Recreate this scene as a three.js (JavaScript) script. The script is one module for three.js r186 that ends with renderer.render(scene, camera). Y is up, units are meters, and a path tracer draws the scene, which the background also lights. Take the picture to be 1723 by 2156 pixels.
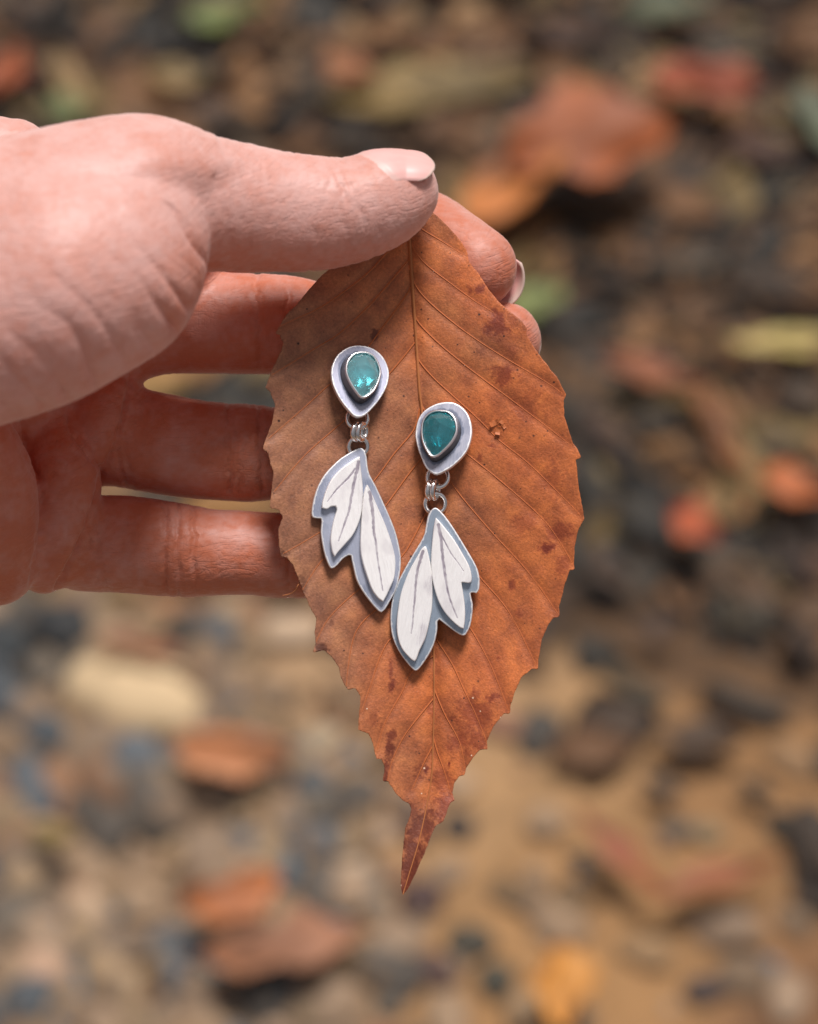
import * as THREE from 'three';
import { ConvexGeometry } from 'three/addons/geometries/ConvexGeometry.js';
import { mergeGeometries, mergeVertices } from 'three/addons/utils/BufferGeometryUtils.js';

// ───────────────────────────── camera, sky, sun, exposure ─────────────────────────────
const scene = new THREE.Scene();
const FOCUS = 0.4;                       // metres from the lens to the held leaf
const PXMM = 12.3;                       // photograph pixels (1723 wide) per millimetre at that distance
const FOV = 2 * Math.atan(2156 / PXMM / 2 / 400) * 180 / Math.PI;
const PITCH = 50 * Math.PI / 180, HEIGHT = 1.42;
const camera = new THREE.PerspectiveCamera(FOV, 818 / 1024, 0.02, 400);
camera.position.set(0, HEIGHT, 0);
camera.rotation.set(-PITCH, 0, 0);
camera.updateMatrixWorld(true);
camera.focus = FOCUS + 0.001;
camera.userData.fStop = camera.getFocalLength() / 7.6;   // an aperture 7.6 mm wide
const renderer = new THREE.WebGLRenderer({ antialias: true });
renderer.setSize(818, 1024);
renderer.toneMapping = THREE.LinearToneMapping;
renderer.toneMappingExposure = 1.12;
renderer.shadowMap.enabled = true;
{ // overcast sky: brightest overhead, one third of that at the horizon, a light grey
  const W = 64, H = 32, a = new Float32Array(W * H * 4);
  for (let j = 0; j < H; j++) {
    const el = ((j + 0.5) / H - 0.5) * Math.PI, s = Math.max(0, Math.sin(el)), L = 0.31 * (1 + 2 * s) / 3;
    for (let i = 0; i < W; i++) { const o = (j * W + i) * 4; a[o] = 1.0 * L; a[o + 1] = 0.97 * L; a[o + 2] = 1.04 * L; a[o + 3] = 1; }
  }
  const t = new THREE.DataTexture(a, W, H, THREE.RGBAFormat, THREE.FloatType);
  t.mapping = THREE.EquirectangularReflectionMapping; t.magFilter = THREE.LinearFilter; t.needsUpdate = true;
  scene.background = t; scene.environment = t;
}
const sun = new THREE.DirectionalLight(new THREE.Color(1, 0.945, 0.935), 4.1);
sun.position.set(0.34, 3.45, -0.95); sun.target.position.set(0, 1.1, -0.26);
sun.castShadow = true; sun.shadow.radius = 32; sun.shadow.mapSize.set(2048, 2048);
Object.assign(sun.shadow.camera, { left: -2, right: 2, top: 2, bottom: -2, near: 0.1, far: 8 });
scene.add(sun, sun.target);

// ───────────────────────────── helpers ─────────────────────────────
let seedState = 12345;
const rnd = () => { seedState = (seedState + 0x6D2B79F5) | 0; let t = Math.imul(seedState ^ (seedState >>> 15), 1 | seedState); t = (t + Math.imul(t ^ (t >>> 7), 61 | t)) ^ t; return ((t ^ (t >>> 14)) >>> 0) / 4294967296; };
const hash = (x, y, z) => { let h = Math.imul(x, 374761393) + Math.imul(y, 668265263) + Math.imul(z, 2147483647 ^ 0x5bd1e995); h = Math.imul(h ^ (h >>> 13), 1274126177); return ((h ^ (h >>> 16)) >>> 0) / 4294967296; };
function noise(x, y, z = 0) {
  const xi = Math.floor(x), yi = Math.floor(y), zi = Math.floor(z);
  let u = x - xi, v = y - yi, w = z - zi; u = u * u * (3 - 2 * u); v = v * v * (3 - 2 * v); w = w * w * (3 - 2 * w);
  const l = (a, b, t) => a + (b - a) * t;
  return l(l(l(hash(xi, yi, zi), hash(xi + 1, yi, zi), u), l(hash(xi, yi + 1, zi), hash(xi + 1, yi + 1, zi), u), v),
    l(l(hash(xi, yi, zi + 1), hash(xi + 1, yi, zi + 1), u), l(hash(xi, yi + 1, zi + 1), hash(xi + 1, yi + 1, zi + 1), u), v), w) * 2 - 1;
}
const fbm = (x, y, z = 0, n = 4) => { let s = 0, a = 0.5; for (let i = 0; i < n; i++) { s += a * noise(x, y, z + i * 7.3); x *= 2.03; y *= 2.03; z *= 2.03; a *= 0.5; } return s; };
const clamp = (x, a = 0, b = 1) => Math.min(b, Math.max(a, x));
const sstep = (a, b, x) => { const t = clamp((x - a) / (b - a)); return t * t * (3 - 2 * t); };
const lerp = (a, b, t) => a + (b - a) * t;
const srgb = (r, g, b) => new THREE.Color().setRGB(r / 255, g / 255, b / 255, THREE.SRGBColorSpace);
// a pixel of the photograph (1723 wide) at z millimetres in front of the held leaf -> millimetres, x right, y up, z to the viewer
const P = (px, py, z = 0) => { const k = (400 - z) / 400 / PXMM; return [(px - 861.5) * k, (1078 - py) * k, z]; };
const R_ = (rpx, z = 0) => rpx * (400 - z) / 400 / PXMM;
const HELD = camera.quaternion.clone();
const heldPoint = (mm) => new THREE.Vector3(mm[0], mm[1], mm[2]).multiplyScalar(0.001).add(new THREE.Vector3(0, 0, -FOCUS)).applyMatrix4(camera.matrixWorld);
// a pixel -> the point of the level y = h that it shows
function G(px, py, h = 0) {
  const d = new THREE.Vector3((px - 861.5) / PXMM / 400, (1078 - py) / PXMM / 400, -1).applyQuaternion(HELD);
  return camera.position.clone().addScaledVector(d, (h - HEIGHT) / d.y);
}
const taken = {};
const numbered = (n) => { const k = taken[n] = (taken[n] ?? -1) + 1; return k ? n + '_' + String(k).padStart(3, '0') : n; };
function tag(o, name, label, category, group) {
  o.name = numbered(name); o.userData = { label, category }; if (group) o.userData.group = group; scene.add(o); return o;
}
function structure(o, name, kind = 'structure') { o.name = name; o.userData = { kind }; scene.add(o); o.castShadow = o.receiveShadow = true; return o; }
function part(parent, name, geo, mat, label) {
  const m = new THREE.Mesh(geo, mat); m.name = name; if (label) m.userData.label = label; m.castShadow = m.receiveShadow = true; parent.add(m); return m;
}
// a thing that is held up in front of the lens: its geometry is in millimetres of the held frame, its origin at baseMM
function heldThing(name, label, category, baseMM, group) {
  const g = new THREE.Group(); tag(g, name, label, category, group);
  g.position.copy(heldPoint(baseMM)); g.quaternion.copy(HELD); g.userData.base = undefined; delete g.userData.base; g.baseMM = baseMM; return g;
}
const toThing = (geo, t) => { geo.translate(-t.baseMM[0], -t.baseMM[1], -t.baseMM[2]); geo.scale(0.001, 0.001, 0.001); return geo; };
function dataTex(w, h, fill, color = true) {
  const a = new Uint8Array(w * h * 4), c = [0, 0, 0];
  for (let j = 0; j < h; j++) for (let i = 0; i < w; i++) { fill(i, j, c); const o = (j * w + i) * 4; for (let k = 0; k < 3; k++) a[o + k] = clamp(c[k], 0, 255); a[o + 3] = 255; }
  const t = new THREE.DataTexture(a, w, h); t.magFilter = THREE.LinearFilter; t.minFilter = THREE.LinearFilter; if (color) t.colorSpace = THREE.SRGBColorSpace; t.needsUpdate = true; return t;
}
function catmull(pts, per) { // points of any number of components
  const out = [], n = pts.length;
  for (let i = 0; i < n - 1; i++) {
    const p0 = pts[Math.max(0, i - 1)], p1 = pts[i], p2 = pts[i + 1], p3 = pts[Math.min(n - 1, i + 2)];
    for (let k = 0; k < per; k++) {
      const t = k / per, t2 = t * t, t3 = t2 * t;
      out.push(p1.map((_, c) => 0.5 * (2 * p1[c] + (p2[c] - p0[c]) * t + (2 * p0[c] - 5 * p1[c] + 4 * p2[c] - p3[c]) * t2 + (3 * p1[c] - p0[c] - 3 * p2[c] + p3[c]) * t3)));
    }
  }
  out.push(pts[n - 1].slice()); return out;
}
function segDist2(x, y, ax, ay, bx, by) { const dx = bx - ax, dy = by - ay, t = clamp(((x - ax) * dx + (y - ay) * dy) / (dx * dx + dy * dy + 1e-12)); const ex = x - ax - dx * t, ey = y - ay - dy * t; return ex * ex + ey * ey; }

// ───────────────────────────── the stream bed ─────────────────────────────
const WATER = 0.03;
// colour of the bed, by place: [pixel x, pixel y, reach in pixels, colour]
const beds = [
  [300, 1750, 520, [150, 126, 106]], [250, 2150, 420, [140, 122, 108]], [800, 1500, 420, [158, 130, 104]], [1050, 1650, 380, [166, 132, 98]], [1250, 1950, 420, [164, 126, 88]],
  [1600, 1700, 320, [146, 110, 76]], [1650, 2150, 300, [124, 90, 64]], [1500, 1250, 380, [92, 68, 48]], [1550, 850, 420, [66, 50, 38]], [1600, 250, 420, [52, 42, 35]], [1200, 480, 300, [58, 44, 36]],  // last entry: shade below the propped orange leaf, put into the bed colour
  [1250, 120, 260, [58, 47, 38]], [850, 150, 330, [156, 124, 78]], [400, 150, 380, [140, 106, 70]], [60, 250, 300, [110, 86, 58]], [500, 900, 500, [120, 98, 72]], [100, 1350, 220, [60, 56, 54]], [450, 20, 200, [104, 112, 62]], [900, 20, 200, [128, 112, 64]],
].map(([x, y, r, c]) => { const g = G(x, y), e = G(x + r, y); return { x: g.x, z: g.z, r: e.x - g.x, c: srgb(...c) }; });
function bedColor(x, z, out) {
  const wx = x + 0.05 * fbm(x * 9, z * 9, 3), wz = z + 0.05 * fbm(x * 9, z * 9, 11);
  let s = 1e-6, r = 0.16 * s, g = 0.11 * s, b = 0.07 * s;
  for (const p of beds) { const d2 = ((wx - p.x) ** 2 + (wz - p.z) ** 2) / (p.r * p.r), w = Math.exp(-3.2 * d2) ** 1.6; s += w; r += w * p.c.r; g += w * p.c.g; b += w * p.c.b; }
  const n = 1 + 0.3 * fbm(x * 30, z * 30, 5) + 0.35 * fbm(x * 110, z * 110, 8);
  out.setRGB(r / s * n * 0.92, g / s * n * 0.85, b / s * n * 0.76); return out;
}
const bedHeight = (x, z) => 0.012 * fbm(x * 3, z * 3, 1, 3) + 0.006 * fbm(x * 14, z * 14, 2, 3);
{
  const axis = (c, near, step, far) => { const a = []; for (let v = -near; v <= near + 1e-9; v += step) a.push(c + v); let s = step, v = near; while (v < far) { s *= 1.35; v += s; a.push(c + v); a.unshift(c - v); } return a; };
  const xs = axis(0, 0.75, 0.011, 30), zs = axis(-1.3, 0.95, 0.011, 30), pos = [], col = [], uv = [], idx = [], c = new THREE.Color();
  for (const z of zs) for (const x of xs) { pos.push(x, bedHeight(x, z), z); bedColor(x, z, c); col.push(c.r, c.g, c.b); uv.push(x, z); }
  for (let j = 0; j < zs.length - 1; j++) for (let i = 0; i < xs.length - 1; i++) { const o = j * xs.length + i; idx.push(o, o + xs.length, o + 1, o + 1, o + xs.length, o + xs.length + 1); }
  const g = new THREE.BufferGeometry(); g.setAttribute('position', new THREE.Float32BufferAttribute(pos, 3)); g.setAttribute('color', new THREE.Float32BufferAttribute(col, 3)); g.setAttribute('uv', new THREE.Float32BufferAttribute(uv, 2)); g.setIndex(idx); g.computeVertexNormals();
  structure(new THREE.Mesh(g, new THREE.MeshStandardMaterial({ vertexColors: true, roughness: 0.95 })), 'stream_bed');
}
// pebble shapes shared by the gravel and the single stones
const pebbleShapes = [0, 1, 2, 3, 4].map((k) => {
  const g = mergeVertices(new THREE.IcosahedronGeometry(1, 3).deleteAttribute('uv').deleteAttribute('normal')), p = g.attributes.position;
  for (let i = 0; i < p.count; i++) { const x = p.getX(i), y = p.getY(i), z = p.getZ(i), s = 1 + 0.22 * noise(x * 1.3 + k * 9, y * 1.3, z * 1.3) + 0.07 * noise(x * 4, y * 4 + k * 5, z * 4); p.setXYZ(i, x * s, y * s, z * s); }
  g.computeVertexNormals(); return g;
});
const matt = (extra) => new THREE.MeshStandardMaterial({ roughness: 0.8, ...extra });
{
  // gravel too small to count
  const palettes = { pale: [[164, 132, 104], [150, 122, 100], [174, 142, 110], [128, 112, 98], [100, 104, 112], [158, 114, 84], [142, 110, 78], [94, 82, 74], [178, 146, 120]], brown: [[160, 120, 82], [140, 102, 68], [172, 132, 92], [110, 84, 60], [124, 96, 70]], dark: [[66, 48, 34], [92, 66, 44], [46, 37, 29], [112, 78, 48], [56, 47, 38]] };
  const dummy = new THREE.Object3D(), col = new THREE.Color();
  pebbleShapes.slice(0, 3).forEach((g, k) => {
    const n = 2450, m = new THREE.InstancedMesh(g, matt({ roughness: 0.7 }), n);
    for (let i = 0; i < n; i++) {
      const px = rnd() * 3500 - 890, py = rnd() * 3300 - 550, q = G(px, py), light = sstep(0, 1, (py - 1100) / 700 - (px - 900) / 1500 + 0.35 * noise(px / 160, py / 160, 4));
      const pal = light > 0.55 ? palettes.pale : light > 0.2 || (px < 1050 && py < 700) ? palettes.brown : palettes.dark, c = pal[Math.floor(rnd() * pal.length)];
      if (rnd() < 0.93 * sstep(650, 950, px) * sstep(1200, 1450, py)) { i--; continue; }
      const s = 0.004 + 0.016 * rnd() ** 2.2;
      dummy.position.set(q.x, bedHeight(q.x, q.z) + s * 0.2, q.z); dummy.rotation.set(rnd() * 0.5, rnd() * 6.3, rnd() * 0.5); dummy.scale.set(s * (1 + 0.6 * rnd()), s * 0.55, s); dummy.updateMatrix();
      m.setMatrixAt(i, dummy.matrix); col.copy(srgb(...c)).multiplyScalar(0.5 + 0.4 * rnd()); m.setColorAt(i, col);
    }
    structure(m, ['gravel', 'small_gravel', 'coarse_gravel'][k], 'stuff');
  });
}
// a fallen leaf lying on the bed: a cupped, thin blade with a rib, and a stalk
function leafShape(L, W, curl, seed, flat = 0) {
  const nu = 18, nv = 8, pos = [], idx = [];
  for (const side of [0, 1]) for (let i = 0; i <= nu; i++) for (let j = -nv; j <= nv; j++) {
    const t = i / nu, u = j / nv, w = W / 2 * Math.pow(Math.sin(Math.PI * Math.pow(t, 0.85)), 0.7) * clamp(1 + (L > 0.11 ? 0.3 : 0.65) * noise(t * 4.2 + seed, j > 0 ? 3.3 : 8.8) + 0.1 * Math.sin(t * 40 + seed), 0.15, 1.6) + 0.0006;
    const x = (t - 0.5) * L, z = u * w, y = curl * (0.55 * u * u * w + 0.35 * L * (t - 0.5) ** 2) + 0.16 * W * noise(t * 3 + seed, u * 1.6) * (1 - flat) - 0.02 * W * Math.exp(-u * u * 30) - side * 0.0006;
    pos.push(x, y, z);
  }
  const row = 2 * nv + 1, off = (nu + 1) * row;
  for (let i = 0; i < nu; i++) for (let j = 0; j < row - 1; j++) { const a = i * row + j; idx.push(a, a + 1, a + row, a + 1, a + row + 1, a + row); idx.push(a + off, a + row + off, a + 1 + off, a + 1 + off, a + row + off, a + row + 1 + off); }
  for (let i = 0; i < nu; i++) for (const j of [0, row - 1]) { const a = i * row + j, b = a + row; idx.push(a, b, a + off, b, b + off, a + off); }
  const g = new THREE.BufferGeometry(); g.setAttribute('position', new THREE.Float32BufferAttribute(pos, 3)); g.setIndex(idx); g.computeVertexNormals(); return g;
}
const mottled = (g, c, amt, f, seed) => { const p = g.attributes.position, a = []; for (let i = 0; i < p.count; i++) { const n = 1 + amt * fbm(p.getX(i) * f + seed, p.getY(i) * f, p.getZ(i) * f); a.push(c.r * n, c.g * n, c.b * n); } g.setAttribute('color', new THREE.Float32BufferAttribute(a, 3)); return g; };
const leafMat = new THREE.MeshStandardMaterial({ vertexColors: true, roughness: 0.65 });
const stoneMat = new THREE.MeshStandardMaterial({ vertexColors: true, roughness: 0.75 });
// [from px, py, to px, py, width px, colour, height of the middle, curl, roll, label, name, group]
function fallenLeaf(ax, ay, bx, by, wpx, c, h, curl, roll, label, name = 'fallen_leaf', group = 'leaves on the stream bed') {
  c = [c[0] * 0.68 + 20, c[1] * 0.72 + 13, c[2] * 0.72 + 7]; const A = G(ax, ay, h), B = G(bx, by, h), L = A.distanceTo(B), M = A.clone().lerp(B, 0.5), W = wpx / PXMM * M.distanceTo(camera.position) / 400;
  const g = new THREE.Group(); tag(g, name, label, 'leaf', group);
  g.position.set(M.x, bedHeight(M.x, M.z) * 0 + h, M.z); g.rotation.set(0, Math.atan2(-(B.z - A.z), B.x - A.x), 0); g.rotateX(roll);
  const s = ax * 0.013 + ay * 0.031;
  part(g, 'blade', mottled(leafShape(L, W, curl, s), srgb(...c), 0.9, 26, s), leafMat);
  const rib = new THREE.TubeGeometry(new THREE.CatmullRomCurve3([0, 1, 2, 3, 4, 5, 6].map((i) => { const t = -0.12 + i / 6 * 1.05; return new THREE.Vector3((t - 0.5) * L, curl * 0.35 * L * (t - 0.5) ** 2 + 0.0008, 0); })), 14, 0.0011, 5);
  part(g, 'midrib', mottled(rib, srgb(c[0] * 0.85, c[1] * 0.85, c[2] * 0.85), 0.2, 30, s), leafMat);
  return g;
}
fallenLeaf(1060, 330, 1415, 262, 235, [186, 92, 40], 0.075, 0.5, 0.12, 'large rust orange fallen leaf propped above the dark litter', 'fallen_leaf');
fallenLeaf(985, 480, 1190, 300, 150, [214, 122, 56], 0.06, 0.5, -0.2, 'bright orange fallen leaf tucked under the large rust orange one');
fallenLeaf(1375, 160, 1600, 195, 120, [176, 72, 34], 0.05, 0.6, 0.1, 'red brown fallen leaf beyond the large rust orange one');
fallenLeaf(1320, 190, 1440, 150, 80, [178, 132, 84], 0.045, 0.3, 0, 'small tan fallen leaf touching the red brown leaf');
fallenLeaf(-40, 200, 52, 95, 90, [172, 80, 42], 0.04, 0.4, 0, 'rust orange fallen leaf on the bed behind the wrist');
fallenLeaf(660, 205, 1140, 150, 150, [158, 124, 74], 0.026, 0.05, 0, 'long pale olive brown sodden leaf under the water beyond the thumb');
fallenLeaf(1530, 722, 1780, 715, 62, [196, 170, 96], 0.04, 0.3, 0, 'narrow pale yellow fallen leaf among dark litter');
fallenLeaf(1060, 655, 1185, 610, 95, [138, 152, 84], 0.04, 0.2, 0, 'small green leaf on the bed beside the fingertips');
fallenLeaf(1270, 755, 1480, 815, 70, [158, 84, 48], 0.04, 0.4, 0, 'narrow rust brown fallen leaf below the green leaf');
fallenLeaf(1470, 810, 1570, 1010, 60, [150, 88, 46], 0.035, 0.4, 0, 'thin brown curled fallen leaf pointing down the bank');
fallenLeaf(1600, 1000, 1760, 1050, 70, [200, 100, 46], 0.045, 0.4, 0, 'bright orange narrow fallen leaf at the dark bank');
fallenLeaf(1415, 1075, 1515, 1140, 75, [190, 80, 38], 0.045, 0.4, 0, 'small red orange fallen leaf on dark mud');
fallenLeaf(370, 1565, 615, 1600, 110, [206, 128, 82], 0.035, 0.2, 0, 'salmon orange fallen leaf below the pale tan stone');
fallenLeaf(385, 1905, 590, 1850, 105, [216, 118, 58], 0.04, 0.5, 0.25, 'bright orange cupped fallen leaf among grey pebbles');
fallenLeaf(430, 2020, 770, 1960, 100, [180, 112, 76], 0.035, 0.3, 0, 'long pinkish brown fallen leaf among the blue grey pebbles');
fallenLeaf(1185, 1985, 1190, 2170, 115, [224, 144, 56], 0.045, 0.3, 0, 'amber yellow upright leaf on brown sand');
fallenLeaf(1225, 1715, 1400, 1890, 44, [160, 74, 36], 0.035, 0.5, 0, 'thin red brown curled leaf strip on brown sand');
fallenLeaf(1370, 1895, 1640, 1810, 60, [154, 82, 44], 0.035, 0.4, 0, 'red brown leaf crossing the end of the thin strip');
fallenLeaf(240, 815, 420, 790, 60, [164, 120, 62], 0.04, 0.2, 0, 'yellow leaf seen through the gap above the ring finger');
fallenLeaf(380, 1080, 600, 1050, 60, [190, 126, 54], 0.04, 0.2, 0, 'amber leaf seen through the gap above the little finger');
fallenLeaf(385, 40, 560, 5, 100, [112, 128, 70], 0.04, 0.2, 0, 'mossy green leaf on the far side of the stream');
fallenLeaf(1290, 20, 1510, 15, 60, [96, 112, 82], 0.04, 0.2, 0, 'grey green leaf on the dark far bank');
fallenLeaf(80, 235, 190, 215, 60, [118, 138, 84], 0.04, 0.2, 0, 'pale green leaf just beyond the thumb knuckle');
fallenLeaf(120, 110, 180, 230, 60, [178, 140, 92], 0.04, 0.2, 0, 'tan fallen leaf beside the pale green one');
fallenLeaf(290, 150, 430, 165, 60, [156, 126, 78], 0.04, 0.2, 0, 'olive tan fallen leaf in the brown litter beyond the hand');
fallenLeaf(680, 130, 800, 150, 60, [162, 96, 58], 0.04, 0.2, 0, 'orange brown leaf beside the long olive one');
fallenLeaf(1690, 180, 1760, 320, 60, [92, 104, 84], 0.04, 0.2, 0, 'dull green leaf at the edge of the dark bank');
fallenLeaf(215, 1340, 380, 1375, 50, [190, 120, 84], 0.04, 0.2, 0, 'small orange brown leaf on the pale tan stone');
fallenLeaf(310, 1285, 450, 1265, 40, [206, 140, 92], 0.04, 0.2, 0, 'small peach leaf just beneath the little finger');
fallenLeaf(60, 1745, 160, 1770, 40, [176, 142, 66], 0.03, 0.2, 0, 'mustard yellow scrap of leaf among pebbles');
// dark sodden leaves lying under water; some stand in for shade below other leaves
const sodden = [[1270, 1405, 1400, 1490, 56], [1480, 1440, 1680, 1500, 56], [1380, 1530, 1570, 1560, 66], [1690, 1690, 1750, 1850, 90], [1360, 1640, 1440, 1670, 40], [1560, 1640, 1640, 1680, 40], [1190, 1800, 1280, 1830, 44], [1120, 430, 1330, 440, 90], [1300, 60, 1130, 70, 60], [1450, 90, 1640, 110, 70], [1520, 300, 1700, 320, 70], [1350, 560, 1540, 545, 50], [1540, 590, 1723, 600, 60], [1420, 900, 1340, 860, 60], [1500, 1250, 1640, 1330, 90], [1330, 1330, 1440, 1310, 50], [1640, 800, 1740, 860, 70], [1230, 850, 1300, 960, 50], [1650, 1160, 1740, 1210, 70], [650, 215, 760, 205, 45], [670, 275, 800, 290, 50], [400, 225, 520, 240, 60], [40, 150, 90, 200, 50], [130, 20, 20, 40, 60], [1240, 1170, 1330, 1230, 60], [1650, 1340, 1740, 1400, 60]];
for (const [a, b, c, d, w] of sodden) fallenLeaf(a, b, c, d, w, [50 + rnd() * 20, 34 + rnd() * 10, 22 + rnd() * 8], 0.02 + 0.015 * rnd(), 0.15, 0, 'blackened sodden leaf on the stream bed, some standing in for shade', 'sodden_shade_leaf', 'blackened leaves on the bed');
// single stones that stand out
function stone(ax, ay, bx, by, wpx, c, label, group) {
  const A = G(ax, ay, 0.01), B = G(bx, by, 0.01), L = A.distanceTo(B), M = A.clone().lerp(B, 0.5), W = wpx / PXMM * M.distanceTo(camera.position) / 400 * 1.15, k = Math.floor(rnd() * 5);
  const o = new THREE.Mesh(mottled(pebbleShapes[k].clone().scale(L / 2, Math.min(L, W) * 0.3, W / 2), srgb(c[0] * 0.88, c[1] * 0.86, c[2] * 0.84), 0.35, 40, ax), stoneMat);
  o.material = stoneMat; tag(o, 'stone', label, 'stone', group); o.position.set(M.x, bedHeight(M.x, M.z) + Math.min(L, W) * 0.12, M.z); o.rotation.y = Math.atan2(-(B.z - A.z), B.x - A.x); o.castShadow = o.receiveShadow = true;
}
stone(130, 1440, 432, 1475, 160, [236, 206, 168], 'large smooth pale tan stone under the little finger');
stone(60, 1300, 200, 1310, 110, [48, 48, 52], 'large black stone under the heel of the hand');
stone(-60, 1330, 60, 1350, 90, [52, 56, 62], 'charcoal stone beside the black one');
for (const [a, b, c, d, w, col] of [[580, 1760, 620, 1850, 52, [74, 96, 114]], [130, 1960, 170, 2110, 46, [66, 88, 106]], [440, 1860, 490, 1840, 40, [84, 108, 126]], [560, 2040, 620, 2070, 60, [60, 80, 94]], [400, 1420, 450, 1400, 60, [70, 78, 88]], [210, 1900, 280, 1870, 70, [84, 96, 104]], [430, 1960, 470, 2040, 60, [120, 134, 140]]])
  stone(a, b, c, d, w, col, 'blue grey stone among the pale pebbles', 'blue grey stones');
for (const [a, b, c, d, w] of [[280, 1720, 390, 1730, 80], [400, 1560, 450, 1600, 50], [860, 1700, 900, 1760, 60], [930, 1720, 1000, 1740, 60], [850, 1860, 930, 1900, 80], [940, 1980, 1040, 1960, 70], [1010, 2060, 1080, 2040, 80], [600, 1680, 650, 1720, 50], [880, 2000, 950, 2060, 70], [1440, 2080, 1540, 2060, 60], [1080, 2110, 1140, 2120, 60]])
  stone(a, b, c, d, w, [72 + rnd() * 20, 60 + rnd() * 14, 52 + rnd() * 12], 'dark grey stone lying on the sand', 'dark grey stones');
for (const [a, b, c, d, w] of [[420, 1820, 500, 1830, 60], [130, 1880, 250, 1900, 80], [640, 1560, 720, 1540, 60], [480, 1700, 560, 1680, 60], [930, 1650, 1000, 1640, 60], [60, 1980, 110, 2060, 90], [760, 1730, 830, 1750, 50], [550, 1320, 700, 1330, 80], [700, 1830, 780, 1820, 60]])
  stone(a, b, c, d, w, [196 + rnd() * 14, 168 + rnd() * 12, 144 + rnd() * 14], 'pinkish beige stone lying on the sand', 'pinkish beige stones');
for (const [a, b, c, d, w] of [[1000, 1500, 1120, 1540, 60], [1230, 1560, 1320, 1600, 60], [1300, 1990, 1420, 2000, 70], [1540, 1940, 1620, 1960, 70], [1460, 1760, 1520, 1740, 50]])
  stone(a, b, c, d, w, [150 + rnd() * 20, 120 + rnd() * 14, 88 + rnd() * 14], 'brown stone half sunk in the sand', 'brown stones');
{ // leaf litter too broken to count
  const dummy = new THREE.Object3D(), col = new THREE.Color(), pal = [[92, 66, 46], [120, 82, 52], [70, 52, 40], [142, 100, 62], [60, 46, 38], [128, 104, 66], [104, 70, 44], [46, 40, 36]];
  [0, 1].forEach((k) => {
    const n = 920, m = new THREE.InstancedMesh(leafShape(0.06, 0.032, 0.5 + k * 0.4, k * 17 + 3), matt({ roughness: 0.75 }), n);
    for (let i = 0; i < n;) {
      const px = rnd() * 3500 - 890, py = rnd() * 3200 - 600, far = clamp(1.15 - py / 1200 + (px - 900) / 2400 + 0.3 * noise(px / 200, py / 200, 9));
      if (rnd() > far) continue;
      const q = G(px, py), s = 0.5 + 1.1 * rnd();
      dummy.position.set(q.x, bedHeight(q.x, q.z) + 0.006 + 0.012 * rnd(), q.z); dummy.rotation.set((rnd() - 0.5) * 0.6, rnd() * 6.3, (rnd() - 0.5) * 0.6); dummy.scale.set(s, s, s * (0.6 + 0.8 * rnd())); dummy.updateMatrix();
      m.setMatrixAt(i, dummy.matrix); col.copy(srgb(...pal[Math.floor(rnd() * pal.length)])); m.setColorAt(i, col); i++;
    }
    structure(m, ['leaf_litter', 'curled_leaf_litter'][k], 'stuff');
  });
}
{ // shallow, rippled water over the bed
  const bump = dataTex(512, 512, (i, j, c) => { const u = i / 512 * Math.PI * 2, v = j / 512 * Math.PI * 2, a = Math.cos(u), b = Math.sin(u), d = Math.cos(v), e = Math.sin(v); c[0] = c[1] = c[2] = 128 + 110 * (0.6 * noise(a * 1.6 + 5, b * 1.6 + d * 3, e * 3) + 0.4 * noise(a * 4 + 5, b * 4 + d * 6, e * 6 + 9)); }, false);
  bump.wrapS = bump.wrapT = THREE.RepeatWrapping;
  const g = new THREE.PlaneGeometry(60, 60); g.rotateX(-Math.PI / 2); const p = g.attributes.position, uv = g.attributes.uv; for (let i = 0; i < p.count; i++) uv.setXY(i, p.getX(i) / 0.7, p.getZ(i) / 0.35);
  const m = structure(new THREE.Mesh(g, new THREE.MeshPhysicalMaterial({ color: new THREE.Color(0.93, 0.95, 0.92), roughness: 0.04, transmission: 1, thickness: 0, ior: 1.333, bumpMap: bump, bumpScale: 0.0002 })), 'water');
  m.position.y = WATER; m.castShadow = false;
}

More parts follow.
